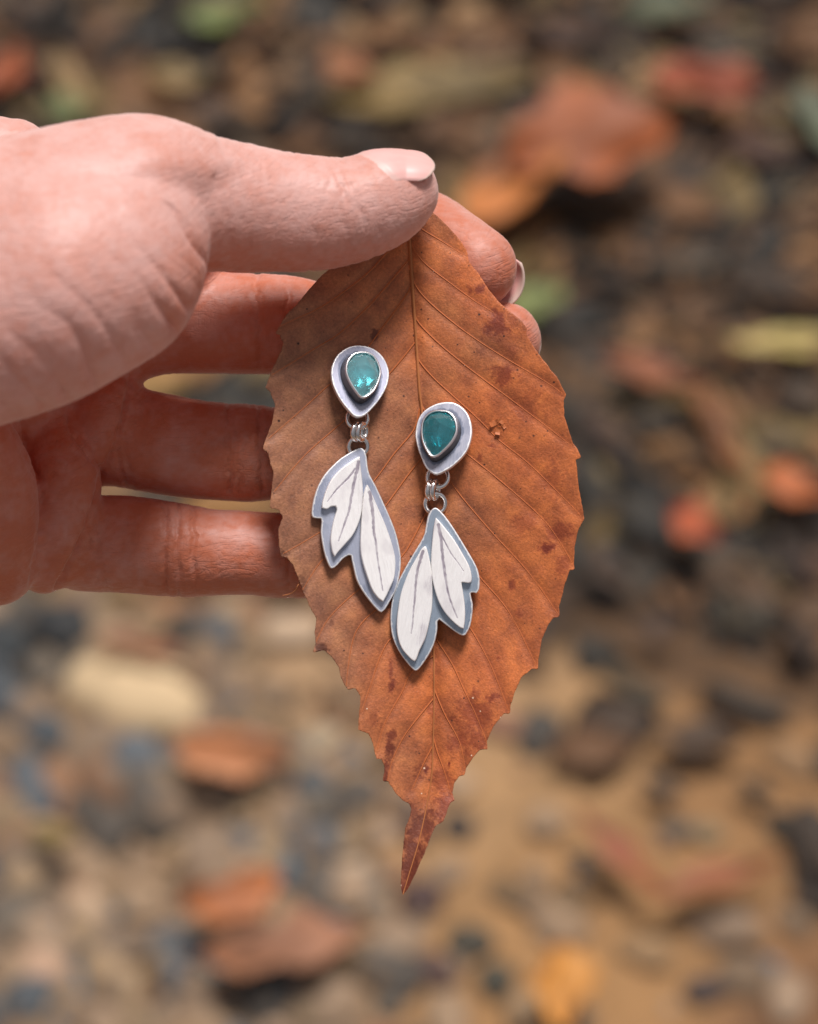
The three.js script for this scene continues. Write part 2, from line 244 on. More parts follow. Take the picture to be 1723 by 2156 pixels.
// ───────────────────────────── the held leaf ─────────────────────────────
const outlinePx = [
  [864, 436], [845, 450], [800, 480], [745, 528], [695, 566], [671, 588], [651, 612], [625, 645], [606, 664], [587, 696], [583, 706], [591, 708], [595, 717], [599, 723], [597, 736], [587, 760], [575, 784], [563, 820], [572, 827], [578, 842], [583, 857], [576, 894], [562, 930], [558, 948], [568, 955], [573, 977], [580, 995], [576, 1031], [572, 1069], [590, 1074], [599, 1089], [590, 1114], [591, 1145], [595, 1171], [608, 1173], [620, 1188], [631, 1216], [641, 1244], [655, 1276], [669, 1300], [665, 1328], [667, 1352], [661, 1370], [685, 1366], [700, 1380], [714, 1400], [720, 1425], [733, 1449], [749, 1446], [761, 1464], [757, 1500], [756, 1532], [777, 1541], [786, 1560], [793, 1594], [804, 1594], [811, 1610], [807, 1640], [818, 1642], [834, 1666], [850, 1682], [862, 1688], [866, 1698], [864, 1714], [854, 1738], [850, 1770], [846, 1818], [844, 1850], [848, 1875],
  [862, 1856], [874, 1830], [894, 1786], [910, 1746], [919, 1730], [934, 1723], [938, 1710], [947, 1686], [957, 1680], [952, 1666], [956, 1646], [967, 1631], [978, 1629], [981, 1614], [994, 1594], [1010, 1575], [1026, 1574], [1024, 1558], [1038, 1526], [1060, 1499], [1072, 1500], [1074, 1482], [1082, 1454], [1097, 1422], [1118, 1405], [1131, 1406], [1131, 1388], [1139, 1344], [1151, 1316], [1163, 1299], [1176, 1297], [1175, 1276], [1187, 1228], [1197, 1199], [1206, 1199], [1207, 1152], [1215, 1112], [1227, 1092], [1225, 1080], [1215, 1028], [1209, 969], [1220, 965], [1211, 944], [1203, 935], [1185, 877], [1184, 846], [1189, 835], [1171, 798], [1156, 780], [1127, 740], [1107, 709], [1108, 694], [1098, 679], [1073, 658], [1048, 636], [1026, 607], [1008, 578], [988, 553], [983, 528], [969, 506], [951, 485], [933, 467], [911, 447], [885, 432]];
const midribPx = [[860, 420], [862, 490], [866, 560], [872, 650], [878, 740], [884, 830], [889, 870], [897, 1000], [904, 1150], [912, 1300], [914, 1456], [912, 1560], [909, 1630], [899, 1690], [882, 1765], [862, 1830], [849, 1872]];
const veinPx = [
  [[858, 492], [815, 532], [769, 580], [685, 643], [620, 676], [592, 690]], [[866, 540], [851, 559], [783, 638], [716, 703], [671, 732], [577, 792]], [[868, 600], [851, 628], [805, 691], [750, 765], [690, 816], [644, 859], [570, 925]], [[876, 718], [840, 765], [790, 820], [726, 886], [644, 960], [582, 1035]], [[884, 860], [872, 905], [831, 955], [788, 1013], [720, 1090], [660, 1130], [600, 1165]],
  [[892, 960], [860, 1000], [800, 1080], [730, 1150], [682, 1177], [640, 1240]], [[903, 1070], [889, 1098], [848, 1170], [790, 1215], [745, 1250], [694, 1300], [668, 1348]], [[908, 1200], [870, 1240], [820, 1270], [788, 1286], [750, 1330], [735, 1398], [731, 1440]], [[912, 1300], [870, 1320], [823, 1344], [799, 1388], [783, 1436], [763, 1496]], [[914, 1380], [867, 1412], [847, 1456], [811, 1520], [795, 1575]], [[913, 1470], [880, 1510], [850, 1550], [826, 1600], [816, 1640]], [[911, 1570], [890, 1610], [868, 1660]],
  [[863, 455], [886, 481], [933, 510], [972, 535]], [[864, 510], [873, 528], [897, 557], [947, 596], [1001, 636], [1040, 660]], [[867, 575], [871, 593], [893, 625], [940, 668], [1001, 715], [1073, 762], [1145, 805], [1180, 830]], [[871, 645], [875, 668], [897, 697], [943, 740], [1001, 787], [1073, 841], [1134, 888], [1200, 940]], [[877, 730], [880, 755], [911, 794], [958, 838], [1012, 888], [1051, 928], [1111, 976], [1191, 1056], [1218, 1085]], [[886, 850], [910, 890], [950, 930], [983, 956], [1071, 1028], [1151, 1104], [1202, 1185]], [[891, 930], [910, 965], [939, 1000], [967, 1040], [1031, 1116], [1111, 1204], [1172, 1290]], [[900, 1080], [930, 1120], [970, 1165], [1011, 1216], [1071, 1288], [1125, 1395]], [[907, 1200], [940, 1250], [965, 1290], [991, 1324], [1031, 1396], [1068, 1490]], [[912, 1310], [919, 1344], [951, 1396], [975, 1448], [1000, 1500], [1024, 1560]], [[914, 1450], [922, 1470], [939, 1508], [967, 1560], [978, 1615]], [[912, 1550], [920, 1580], [934, 1618], [950, 1670]]];
const mm2 = (p) => { const q = P(p[0], p[1], 0); return [q[0], q[1]]; };
const outline = outlinePx.map(mm2), midrib = catmull(midribPx.map(mm2), 4), veins = veinPx.map((v) => catmull(v.map(mm2), 3));
const midX = (y) => { for (let i = 0; i < midrib.length - 1; i++) if (y <= midrib[i][1] && y >= midrib[i + 1][1]) return lerp(midrib[i][0], midrib[i + 1][0], (y - midrib[i][1]) / (midrib[i + 1][1] - midrib[i][1] - 1e-9)); return y > 0 ? midrib[0][0] : midrib[midrib.length - 1][0]; };
const veinSegs = []; for (const v of veins) for (let i = 0; i < v.length - 1; i++) veinSegs.push([v[i], v[i + 1]]);
const ribSegs = []; for (let i = 0; i < midrib.length - 1; i++) ribSegs.push([midrib[i], midrib[i + 1]]);
const distTo = (segs, x, y) => { let d = 1e9; for (const [a, b] of segs) { if (Math.min(a[0], b[0]) - x > 4 || x - Math.max(a[0], b[0]) > 4 || Math.min(a[1], b[1]) - y > 4 || y - Math.max(a[1], b[1]) > 4) continue; const e = segDist2(x, y, a[0], a[1], b[0], b[1]); if (e < d) d = e; } return Math.min(4, Math.sqrt(d)); };
// the shape of the blade in depth: cupped along the midrib, hollow lines at the veins, an uneven, drying surface, a twisted tip
function leafBase(x, y) {
  const m = midX(y), dx = x - m, open = lerp(0.03, 0.2, sstep(48, 22, y)) * lerp(1, 0.75, sstep(-25, -52, y));
  let z = open * (Math.sqrt(dx * dx + 6) - 2.45) * (dx > 0 ? 0.85 : 1.05);
  z += 0.0009 * (y - 5) ** 2 * (y < 5 ? 1 : 0.3) - 0.6;
  z += 0.9 * fbm(x * 0.06 + 3, y * 0.06, 2.2, 2) + 0.28 * fbm(x * 0.22, y * 0.22, 4.4, 2);
  z += sstep(-46, -62, y) * (0.55 * dx + 1.2);
  return z;
}
function leafZ(x, y) {
  const dv = distTo(veinSegs, x, y), dr = distTo(ribSegs, x, y);
  return leafBase(x, y) + 0.2 * (1 - Math.exp(-((dv / 1.0) ** 2))) + 0.4 * (1 - Math.exp(-((dr / 1.1) ** 2)));
}
const heldLeaf = heldThing('brown_leaf', 'large dry russet leaf with toothed edges held between thumb and finger', 'leaf', [0, 0, 0]);
const LX0 = -26.5, LX1 = 31, LY0 = -66, LY1 = 54;
const stains = [[1008, 611, 20, 14, 0.8], [1044, 690, 26, 34, 0.85], [1059, 791, 26, 22, 0.7], [789, 708, 8, 14, 0.8], [1151, 1152, 18, 12, 1], [1178, 1118, 28, 22, 0.6], [827, 1440, 10, 16, 0.9], [824, 1412, 5, 20, 0.6], [827, 1545, 9, 14, 0.8], [820, 1578, 10, 34, 0.9], [812, 1620, 8, 22, 0.9], [1035, 1470, 16, 12, 0.7], [1049, 1382, 7, 6, 0.9], [1075, 1232, 9, 14, 0.6], [862, 1775, 14, 30, 0.9], [868, 1700, 16, 18, 0.5], [882, 1626, 16, 20, 0.6], [897, 1622, 6, 10, 1], [945, 1605, 5, 9, 1], [680, 1362, 18, 10, 0.9], [1000, 1500, 50, 50, 0.5], [940, 1690, 26, 40, 0.6], [985, 1560, 40, 30, 0.5], [790, 640, 14, 8, 0.35], [1105, 1100, 40, 26, 0.3], [1165, 1010, 20, 60, 0.3], [1060, 720, 44, 60, 0.28], [1110, 850, 40, 40, 0.25], [1185, 1190, 20, 26, 0.45], [1010, 960, 7, 10, 0.6], [1035, 940, 12, 5, 0.6], [866, 1825, 50, 95, 0.95], [896, 1735, 50, 40, 0.8], [930, 1640, 30, 40, 0.4], [905, 1500, 10, 12, 0.3], [640, 1225, 10, 20, 0.5], [790, 1515, 14, 20, 0.4], [1090, 1290, 16, 10, 0.35], [700, 1310, 6, 8, 0.5], [600, 1165, 10, 10, 0.6]].map(([x, y, a, b, s]) => { const q = mm2([x, y]); return [q[0], q[1], a / PXMM, b / PXMM, s]; });
const specks = []; for (let i = 0; i < 430; i++) specks.push([lerp(LX0, LX1, rnd()), lerp(LY0, LY1, rnd()), 0.06 + 0.16 * rnd() ** 3, 0.35 + 0.65 * rnd()]);
const speckGrid = {}; specks.forEach((s) => { const k = Math.floor(s[0] / 2) + ',' + Math.floor(s[1] / 2); (speckGrid[k] ??= []).push(s); });
const LW = 800, LH = 1680, leafHeight = new Float32Array(LW * LH);
const leafMap = dataTex(LW, LH, (i, j, c) => {
  const x = lerp(LX0, LX1, (i + 0.5) / LW), y = lerp(LY0, LY1, (j + 0.5) / LH), dv = distTo(veinSegs, x, y), dr = distTo(ribSegs, x, y), side = x - midX(y);
  const big = fbm(x * 0.07 + 1, y * 0.07, 0.5, 3), mid = fbm(x * 0.4, y * 0.4, 3.1, 3), fine = fbm(x * 3.2, y * 3.2, 6.7, 2), grain = noise(x * 7.5, y * 7.5, 1.5);
  // tan brown, more orange towards the lower half and the right side in uneven patches; the duller left holds the thumb's soft shade as colour
  const warm = clamp(0.5 + 0.9 * big + 0.035 * side + sstep(10, -30, y) * 0.35);
  let r = lerp(152, 176, warm), g = lerp(102, 97, warm), b = lerp(74, 53, warm);
  const k = 1 + 0.22 * mid + 0.16 * fine + 0.1 * grain + 0.16 * big; r *= k; g *= k * (1 + 0.05 * mid); b *= k;
  // veins: groove shade put in as thin darker lines either side of a paler rib
  const vl = Math.exp(-((dv / 0.16) ** 2)), vd = Math.exp(-(((dv - 0.34) / 0.2) ** 2)) * (0.6 + 0.5 * fine); r = r * (1 - 0.14 * vd) + 10 * vl; g = g * (1 - 0.17 * vd) + 5 * vl; b = b * (1 - 0.18 * vd) + 3 * vl;
  let s = 0;
  for (const q of stains) { const ex = (x - q[0]) / q[2], ey = (y - q[1]) / q[3]; if (Math.abs(ex) > 2 || Math.abs(ey) > 2) continue; const d = Math.sqrt(ex * ex + ey * ey) + 1.0 * fbm(x * 0.9, y * 0.9, q[0], 4) + 0.45 * fine; s = Math.max(s, q[4] * sstep(1.2, 0.25, d)); }
  r = lerp(r, 66 + 34 * warm, s * 0.8); g = lerp(g, 34, s * 0.8); b = lerp(b, 22, s * 0.8);
  const gx = Math.floor(x / 2), gy = Math.floor(y / 2);
  for (let a = -1; a <= 1; a++) for (let e = -1; e <= 1; e++) for (const q of speckGrid[(gx + a) + ',' + (gy + e)] ?? []) { const d = Math.hypot(x - q[0], y - q[1]), m = q[3] * sstep(q[2] * 1.3, q[2] * 0.6, d); if (m > 0) { r = lerp(r, 50, m); g = lerp(g, 28, m); b = lerp(b, 22, m); } }
  if (y < -30 && hash(Math.floor(x * 4), Math.floor(y * 4), 3) > 0.9985) { r = 226; g = 196; b = 170; }
  c[0] = r; c[1] = g; c[2] = b; leafHeight[j * LW + i] = 128 + 46 * fbm(x * 2.6, y * 2.6, 9.1, 2) + 40 * grain - 40 * s;
});
const leafBump = dataTex(LW, LH, (i, j, c) => { c[0] = c[1] = c[2] = leafHeight[j * LW + i]; }, false);
{
  const STEP = 0.28, nx = Math.ceil((LX1 - LX0) / STEP), ny = Math.ceil((LY1 - LY0) / STEP), sd = new Float32Array((nx + 1) * (ny + 1));
  const inside = (x, y) => { let r = false; for (let i = 0, j = outline.length - 1; i < outline.length; j = i++) { const a = outline[i], b = outline[j]; if ((a[1] > y) !== (b[1] > y) && x < (b[0] - a[0]) * (y - a[1]) / (b[1] - a[1]) + a[0]) r = !r; } return r; };
  for (let j = 0; j <= ny; j++) for (let i = 0; i <= nx; i++) {
    const x = LX0 + i * STEP, y = LY0 + j * STEP; let d = 1e9;
    for (let a = 0, b = outline.length - 1; a < outline.length; b = a++) d = Math.min(d, segDist2(x, y, outline[a][0], outline[a][1], outline[b][0], outline[b][1]));
    sd[j * (nx + 1) + i] = (inside(x, y) ? -1 : 1) * Math.sqrt(d) + 0.06 * noise(x * 1.9, y * 1.9, 4);
  }
  const verts = [], vmap = new Map(), tris = [], edges = new Map();
  const vert = (key, x, y) => { if (!vmap.has(key)) { vmap.set(key, verts.length); verts.push([x, y]); } return vmap.get(key); };
  for (let j = 0; j < ny; j++) for (let i = 0; i < nx; i++) {
    const cs = [[i, j], [i + 1, j], [i + 1, j + 1], [i, j + 1]], poly = [];
    for (let k = 0; k < 4; k++) {
      const a = cs[k], b = cs[(k + 1) % 4], da = sd[a[1] * (nx + 1) + a[0]], db = sd[b[1] * (nx + 1) + b[0]];
      if (da < 0) poly.push(vert('p' + a[0] + ',' + a[1], LX0 + a[0] * STEP, LY0 + a[1] * STEP));
      if ((da < 0) !== (db < 0)) { const t = da / (da - db), [p, q, u] = a[0] + a[1] * 1e4 < b[0] + b[1] * 1e4 ? [a, b, t] : [b, a, 1 - t]; poly.push(vert('e' + p + '/' + q, LX0 + STEP * lerp(p[0], q[0], u), LY0 + STEP * lerp(p[1], q[1], u))); }
    }
    for (let k = 1; k + 1 < poly.length; k++) if (poly[0] !== poly[k] && poly[k] !== poly[k + 1] && poly[0] !== poly[k + 1]) tris.push([poly[0], poly[k], poly[k + 1]]);
  }
  for (const t of tris) for (let k = 0; k < 3; k++) { const a = t[k], b = t[(k + 1) % 3], r = b + ',' + a; if (edges.has(r)) edges.delete(r); else edges.set(a + ',' + b, [a, b]); }
  const n = verts.length, pos = new Float32Array(n * 6), uv = new Float32Array(n * 4), idx = [];
  verts.forEach(([x, y], i) => { const z = leafZ(x, y); pos.set([x, y, z], i * 3); pos.set([x, y, z - 0.22], (n + i) * 3); const u = (x - LX0) / (LX1 - LX0), v = (y - LY0) / (LY1 - LY0); uv.set([u, v], i * 2); uv.set([u, v], (n + i) * 2); });
  for (const [a, b, c] of tris) idx.push(a, b, c, n + a, n + c, n + b);
  for (const [a, b] of edges.values()) idx.push(a, n + a, b, b, n + a, n + b);
  const g = new THREE.BufferGeometry(); g.setAttribute('position', new THREE.BufferAttribute(pos, 3)); g.setAttribute('uv', new THREE.BufferAttribute(uv, 2)); g.setIndex(idx); g.computeVertexNormals();
  part(heldLeaf, 'blade', toThing(g, heldLeaf), new THREE.MeshPhysicalMaterial({ map: leafMap, bumpMap: leafBump, bumpScale: 0.00014, roughness: 0.56, specularIntensity: 0.8 }));
}
function ribTube(pts, r0, r1, lift) {
  const c = new THREE.CatmullRomCurve3(pts.map(([x, y]) => new THREE.Vector3(x, y, leafZ(x, y) + lift))), n = pts.length * 2, g = new THREE.TubeGeometry(c, n, 1, 6), p = g.attributes.position, q = new THREE.Vector3();
  for (let i = 0; i <= n; i++) { c.getPointAt(i / n, q); const r = lerp(r0, r1, i / n); for (let k = 0; k <= 6; k++) { const o = i * 7 + k; p.setXYZ(o, q.x + (p.getX(o) - q.x) * r, q.y + (p.getY(o) - q.y) * r, q.z + (p.getZ(o) - q.z) * r); } }
  g.computeVertexNormals(); return toThing(g, heldLeaf);
}
const ribMat = new THREE.MeshStandardMaterial({ color: srgb(178, 112, 66), roughness: 0.6 }), veinMat = new THREE.MeshStandardMaterial({ color: srgb(184, 104, 56), roughness: 0.6 });
part(heldLeaf, 'midrib', ribTube(midrib, 0.34, 0.1, 0.1), ribMat);
for (const v of veins) part(heldLeaf, 'side_vein', ribTube(v, 0.15, 0.05, 0.0), veinMat);
{ // the insect tear: small curled flakes of torn blade beside the stud, and a loose fibre at the left edge
  for (const [px, py, a, s] of [[1040, 892, 0.4, 1], [1054, 888, -0.5, 0.8], [1048, 908, 1.4, 0.9], [1060, 898, 2.2, 0.6]]) {
    const g = new THREE.PlaneGeometry(1.5 * s, 0.9 * s, 8, 3), p = g.attributes.position; for (let i = 0; i < p.count; i++) { const x = p.getX(i); p.setZ(i, 0.55 * x * x + 0.05 + 0.12 * noise(x * 3, p.getY(i) * 4, px)); }
    g.rotateZ(a); const q = mm2([px, py]); g.translate(q[0], q[1], leafZ(q[0], q[1]) + 0.12); g.computeVertexNormals();
    part(heldLeaf, 'torn_flake', toThing(g, heldLeaf), veinMat);
  }
  const f = [[634, 1222, 3.5], [628, 1232, 4.2], [622, 1243, 3.6], [612, 1250, 2.6], [596, 1254, 2]].map(([x, y, z]) => new THREE.Vector3(...P(x, y, z)));
  part(heldLeaf, 'loose_fibre', toThing(new THREE.TubeGeometry(new THREE.CatmullRomCurve3(f), 20, 0.09, 5), heldLeaf), ribMat);
}

// ───────────────────────────── the hand ─────────────────────────────
const smin = (a, b, k) => { const h = Math.max(k - Math.abs(a - b), 0) / k; return Math.min(a, b) - h * h * k * 0.25; };
function chain(pts, per = 4) { // [px, py, z, radius px] along the bone -> a field of distance to the tapered limb
  const c = catmull(pts.map(([x, y, z, r]) => [...P(x, y, z), R_(r, z)]), per), n = c.length, f = new Float64Array(n * 4);
  c.forEach((p, i) => f.set(p, i * 4));
  let lo = [1e9, 1e9, 1e9], hi = [-1e9, -1e9, -1e9]; c.forEach((p) => { for (let k = 0; k < 3; k++) { lo[k] = Math.min(lo[k], p[k] - p[3]); hi[k] = Math.max(hi[k], p[k] + p[3]); } });
  const fn = (x, y, z) => {
    const bx = Math.max(lo[0] - x, 0, x - hi[0]), by = Math.max(lo[1] - y, 0, y - hi[1]), bz = Math.max(lo[2] - z, 0, z - hi[2]), bd = Math.sqrt(bx * bx + by * by + bz * bz);
    if (bd > 14) return bd;
    let best = 1e9;
    for (let i = 0; i < n - 1; i++) {
      const o = i * 4, ax = f[o], ay = f[o + 1], az = f[o + 2], dx = f[o + 4] - ax, dy = f[o + 5] - ay, dz = f[o + 6] - az;
      let t = ((x - ax) * dx + (y - ay) * dy + (z - az) * dz) / (dx * dx + dy * dy + dz * dz); t = t < 0 ? 0 : t > 1 ? 1 : t;
      const ex = x - ax - dx * t, ey = y - ay - dy * t, ez = z - az - dz * t, d = Math.sqrt(ex * ex + ey * ey + ez * ez) - f[o + 3] - (f[o + 7] - f[o + 3]) * t;
      if (d < best) best = d;
    }
    return best;
  };
  fn.pts = c; return fn;
}
const thumb = chain([[835, 405, 8.6, 88], [800, 421, 10, 104], [740, 441, 11, 111], [660, 449, 12, 121], [560, 443, 14, 129], [440, 430, 18, 142], [340, 423, 22, 154], [285, 421, 24, 154], [200, 435, 25, 150]]);
const thenarA = chain([[285, 424, 24, 148], [150, 446, 26, 156], [0, 460, 28, 170], [-160, 490, 29, 185]]);
const thenarB = chain([[214, 574, 32, 208], [130, 604, 34, 224], [40, 652, 34, 222], [-140, 690, 32, 236]]);
const wrist = chain([[-120, 640, 8, 240], [-330, 700, 14, 250], [-620, 760, 28, 235], [-1250, 880, 60, 260], [-2000, 1000, 95, 300]], 2);
const backEdge = chain([[30, 336, 4, 86], [-160, 350, 6, 110], [-400, 500, 12, 160]]);
const metacarpals = [
  chain([[335, 520, -12, 112], [120, 540, -6, 120], [-200, 610, 2, 140]]), chain([[215, 712, -13, 112], [50, 715, -8, 120], [-220, 690, 2, 150]]),
  chain([[165, 925, -13, 100], [0, 880, -8, 118], [-240, 780, 2, 150]]), chain([[95, 1120, -9, 98], [-60, 1040, -6, 116], [-260, 880, 4, 150]]),
  chain([[300, 440, 2, 110], [340, 530, -9, 105]])];
const pads = [chain([[246, 806, -11, 52], [216, 880, -8, 70], [196, 944, -8, 58]]), chain([[112, 915, -6, 62], [132, 1005, -3, 80], [118, 1105, -3, 86], [92, 1180, -4, 70]])];
const hypothenar = chain([[-14, 1182, 3, 96], [-34, 1100, 7, 118], [-50, 1000, 10, 118], [-180, 920, 14, 180], [-300, 860, 14, 200]]);
const fingers = [
  chain([[330, 520, -12, 112], [460, 480, -22, 105], [640, 466, -28, 97], [770, 462, -26, 94], [880, 486, -19, 92], [950, 530, -12, 90], [1002, 563, -8.8, 87]]),
  chain([[205, 712, -13, 110], [330, 684, -14, 106], [430, 680, -14, 107], [500, 681, -13.6, 106], [575, 683, -13.2, 105], [620, 684, -13.4, 101], [672, 690, -14, 93], [760, 694, -15.5, 93], [850, 696, -16, 92], [960, 704, -14.5, 88], [1058, 716, -12.5, 82]]),
  chain([[160, 915, -13, 102], [235, 918, -14, 104], [300, 927, -14, 107], [400, 944, -13.6, 105], [470, 951, -13.2, 103], [525, 954, -13, 103], [590, 956, -13.4, 97], [790, 965, -15, 92], [1020, 972, -13, 80]]),
  chain([[95, 1125, -9, 98], [180, 1143, -10, 102], [260, 1146, -10, 103], [330, 1153, -9.6, 101], [390, 1160, -9.2, 98], [440, 1163, -9.4, 92], [520, 1164, -9.8, 89], [600, 1170, -10, 90], [720, 1174, -11.5, 84], [845, 1176, -11, 74]])];
function handParts(x, y, z) {
  const k = 400 * PXMM / (400 - z), py = 1078 - y * k;
  let palm = metacarpals[0](x, y, z); for (let i = 1; i < 5; i++) palm = smin(palm, metacarpals[i](x, y, z), 7);
  palm = smin(palm, wrist(x, y, z), 14); palm = smin(palm, backEdge(x, y, z), 7);
  for (const p of pads) palm = smin(palm, p(x, y, z), 1.1);
  palm = smin(palm, hypothenar(x, y, z), 2.6);
  const then = smin(thenarA(x, y, z), thenarB(x, y, z), 12), th = smin(then, thumb(x, y, z), lerp(9, 0.7, sstep(330, 430, py)));
  return [palm, th];
}
function handField(x, y, z) {
  const [palm, th] = handParts(x, y, z);
  let d = smin(th, palm, 2.6);
  for (const f of fingers) d = Math.min(d, smin(f(x, y, z), palm, 2.4));
  return d;
}
const hand = heldThing('hand', 'bare left hand holding the russet leaf between thumb and fingertips', 'hand', P(300, 700, 0));
// relief of the skin, in millimetres outwards, at a point (millimetres) with its normal
function groove(t, w) { return Math.exp(-(t * t) / (w * w)); }
const palmLines = [[[[140, 850], [150, 910], [185, 955], [214, 985]], 0.55, 4], [[[214, 985], [213, 1030], [198, 1065], [172, 1140], [134, 1216], [118, 1246]], 0.75, 5], [[[48, 885], [58, 960], [80, 1010], [90, 1055], [86, 1120], [80, 1165], [62, 1250]], 0.6, 5], [[[277, 795], [268, 840], [255, 900], [236, 960], [215, 1002]], 0.6, 4], [[[110, 1000], [150, 1060], [180, 1080]], 0.2, 3]];
const creases = [ // [finger, list of [px x, depth, width px, lean]]
  [1, [[545, 0.34, 6, 0.05], [602, 0.26, 6, -0.08], [556, 0.12, 4, 0.2], [900, 0.2, 6, 0]]],
  [2, [[246, 0.3, 6, 0.16], [262, 0.34, 6, 0.12], [236, 0.16, 5, 0.2], [482, 0.36, 6, 0.02], [497, 0.22, 5, 0.05], [546, 0.3, 6, 0.05], [520, 0.1, 4, -0.1]]],
  [3, [[197, 0.3, 7, 0.2], [210, 0.24, 5, 0.15], [350, 0.34, 6, 0.02], [376, 0.3, 6, 0.03], [408, 0.26, 6, 0.03], [362, 0.12, 4, 0.1], [612, 0.2, 6, 0]]]];
const wrapNoise = (x, y, px_, py_, k) => { // value noise that repeats every px_ by py_ cells
  const xi = Math.floor(x), yi = Math.floor(y), m = (a, n) => ((a % n) + n) % n; let u = x - xi, v = y - yi; u = u * u * (3 - 2 * u); v = v * v * (3 - 2 * v);
  const h = (a, b) => hash(m(a, px_), m(b, py_), k); return lerp(lerp(h(xi, yi), h(xi + 1, yi), u), lerp(h(xi, yi + 1), h(xi + 1, yi + 1), u), v) * 2 - 1; };
const skinBump = dataTex(1024, 1024, (i, j, c) => { // a 24 mm square of skin: fine lines one way, shorter ones across, and pores
  const x = i / 1024, y = j / 1024, wob = 0.012 * wrapNoise(x * 8, y * 8, 8, 8, 1);
  const a = Math.pow(1 - Math.abs(wrapNoise(x * 9, (y + wob) * 60, 9, 60, 2)), 9), b = Math.pow(1 - Math.abs(wrapNoise((x + wob) * 48, y * 12, 48, 12, 3)), 9), d = Math.pow(1 - Math.abs(wrapNoise((x + y) * 30, (y - x) * 30, 30, 30, 4)), 8), p = wrapNoise(x * 90, y * 90, 90, 90, 5);
  c[0] = c[1] = c[2] = 190 - 80 * a - 45 * b - 30 * d + 26 * p;
}, false);
skinBump.wrapS = skinBump.wrapT = THREE.RepeatWrapping;
function skinRelief(x, y, z, nx, ny, nz) {
  const k = 400 * PXMM / (400 - z), px = 861.5 + x * k, py = 1078 - y * k, w = noise(x * 0.25, y * 0.25, z * 0.25), front = sstep(-0.2, 0.3, nz);
  let h = 0.16 * fbm(x * 0.16, y * 0.16, z * 0.16, 2);
  const dT = thumb(x, y, z), dN = Math.min(thenarA(x, y, z), thenarB(x, y, z));
  // deep folds across the ball of the thumb
  if (dN < 1.2 && px < 470) {
    const along = px * 0.62 + py * 0.78, q = px * 0.78 - py * 0.62 + 30 * noise(px / 170, py / 170, 2);
    const m = sstep(440, 780, along + 40 * noise(q / 60, 3, 1)) * sstep(-0.1, 0.35, nz), amp = 0.55 + 0.6 * noise(q / 60, 7, along / 160), s = Math.abs(Math.sin((q + 14 * noise(q / 50, 1.5, 6)) / 56 * Math.PI));
    h -= m * Math.max(0, amp) * 1.3 * Math.pow(1 - s, 1.5);
    const s2 = Math.abs(Math.sin((q + 17) / 27 * Math.PI + 2 * w)); h -= m * 0.14 * Math.pow(1 - s2, 2) * (0.5 + noise(px / 40, py / 40, 7));
  }
  for (const [fi, list] of creases) {
    const pts = fingers[fi].pts; if (y > pts[5][1] + 10 || y < pts[5][1] - 10 || fingers[fi](x, y, z) > 1.0) continue;
    const cy = 1078 - pts[8][1] * k;
    for (const [cx, dep, wid, lean] of list) { const t = px - cx - lean * (py - cy) - 5 * noise(py / 24, cx, fi) - 2 * noise(py / 7, cx, fi + 5); if (Math.abs(t) < 30) h -= front * 1.7 * dep * (0.75 + 0.5 * noise(py / 30, cx + 9)) * groove(t, wid * 0.72); }
  }
  // lines of the palm and the finger bases
  if (px < 330 && py > 770 && dN > 0.8) for (const [pts, dep, wid] of palmLines) {
    let d2 = 1e9; for (let i = 0; i < pts.length - 1; i++) d2 = Math.min(d2, segDist2(px, py, pts[i][0], pts[i][1], pts[i + 1][0], pts[i + 1][1]));
    const t = Math.sqrt(d2) + 2.5 * noise(px / 14, py / 14, dep); if (t < 30) h -= front * dep * (groove(t, wid) + 0.35 * groove(t, wid * 3)) * (0.8 + 0.4 * noise(px / 30, py / 30, 5));
  }
  // creases and furrows on the thumb
  if (dT < 0.8 && px > 400) {
    for (const [cx, dep, wid, bend] of [[742, 0.2, 5, 0.5], [722, 0.18, 4, 0.45], [704, 0.14, 4, 0.4], [764, 0.12, 4, 0.6], [690, 0.16, 5, -0.35], [560, 0.1, 6, 0.2], [460, 0.16, 8, 0.3], [500, 0.1, 6, 0.3]]) { const t = px - cx - bend * (py - 400) * (1 - 0.0016 * (py - 330)) - 4 * noise(py / 18, cx, 3); h -= 1.5 * dep * groove(t, wid) * (0.45 + 0.55 * noise(py / 26, cx, 8)); }
    h -= 0.045 * Math.pow(1 - Math.abs(Math.sin(px / 8.5 + 2 * noise(py / 14, px / 40))), 2) * sstep(430, 330, py);
    // finger-print side of the thumb
    if (py > 440) h += 0.012 * Math.sin((px * 0.95 + 0.25 * py + 5 * noise(px / 40, py / 40)) / 2.1);
  }
  // fine lengthwise lines and cross-hatching of the palm side
  const lineN = noise(px / 46, py / 3.4, z * 0.2), lineM = noise(px / 3.2, py / 30, z * 0.2 + 4);
  h -= 0.07 * Math.pow(1 - Math.abs(lineN), 7) + 0.03 * Math.pow(1 - Math.abs(lineM), 7);
  h += 0.026 * noise(x * 1.6, y * 1.6, z * 1.6) + 0.016 * noise(x * 3.4, y * 3.4, z * 3.4);
  return h;
}
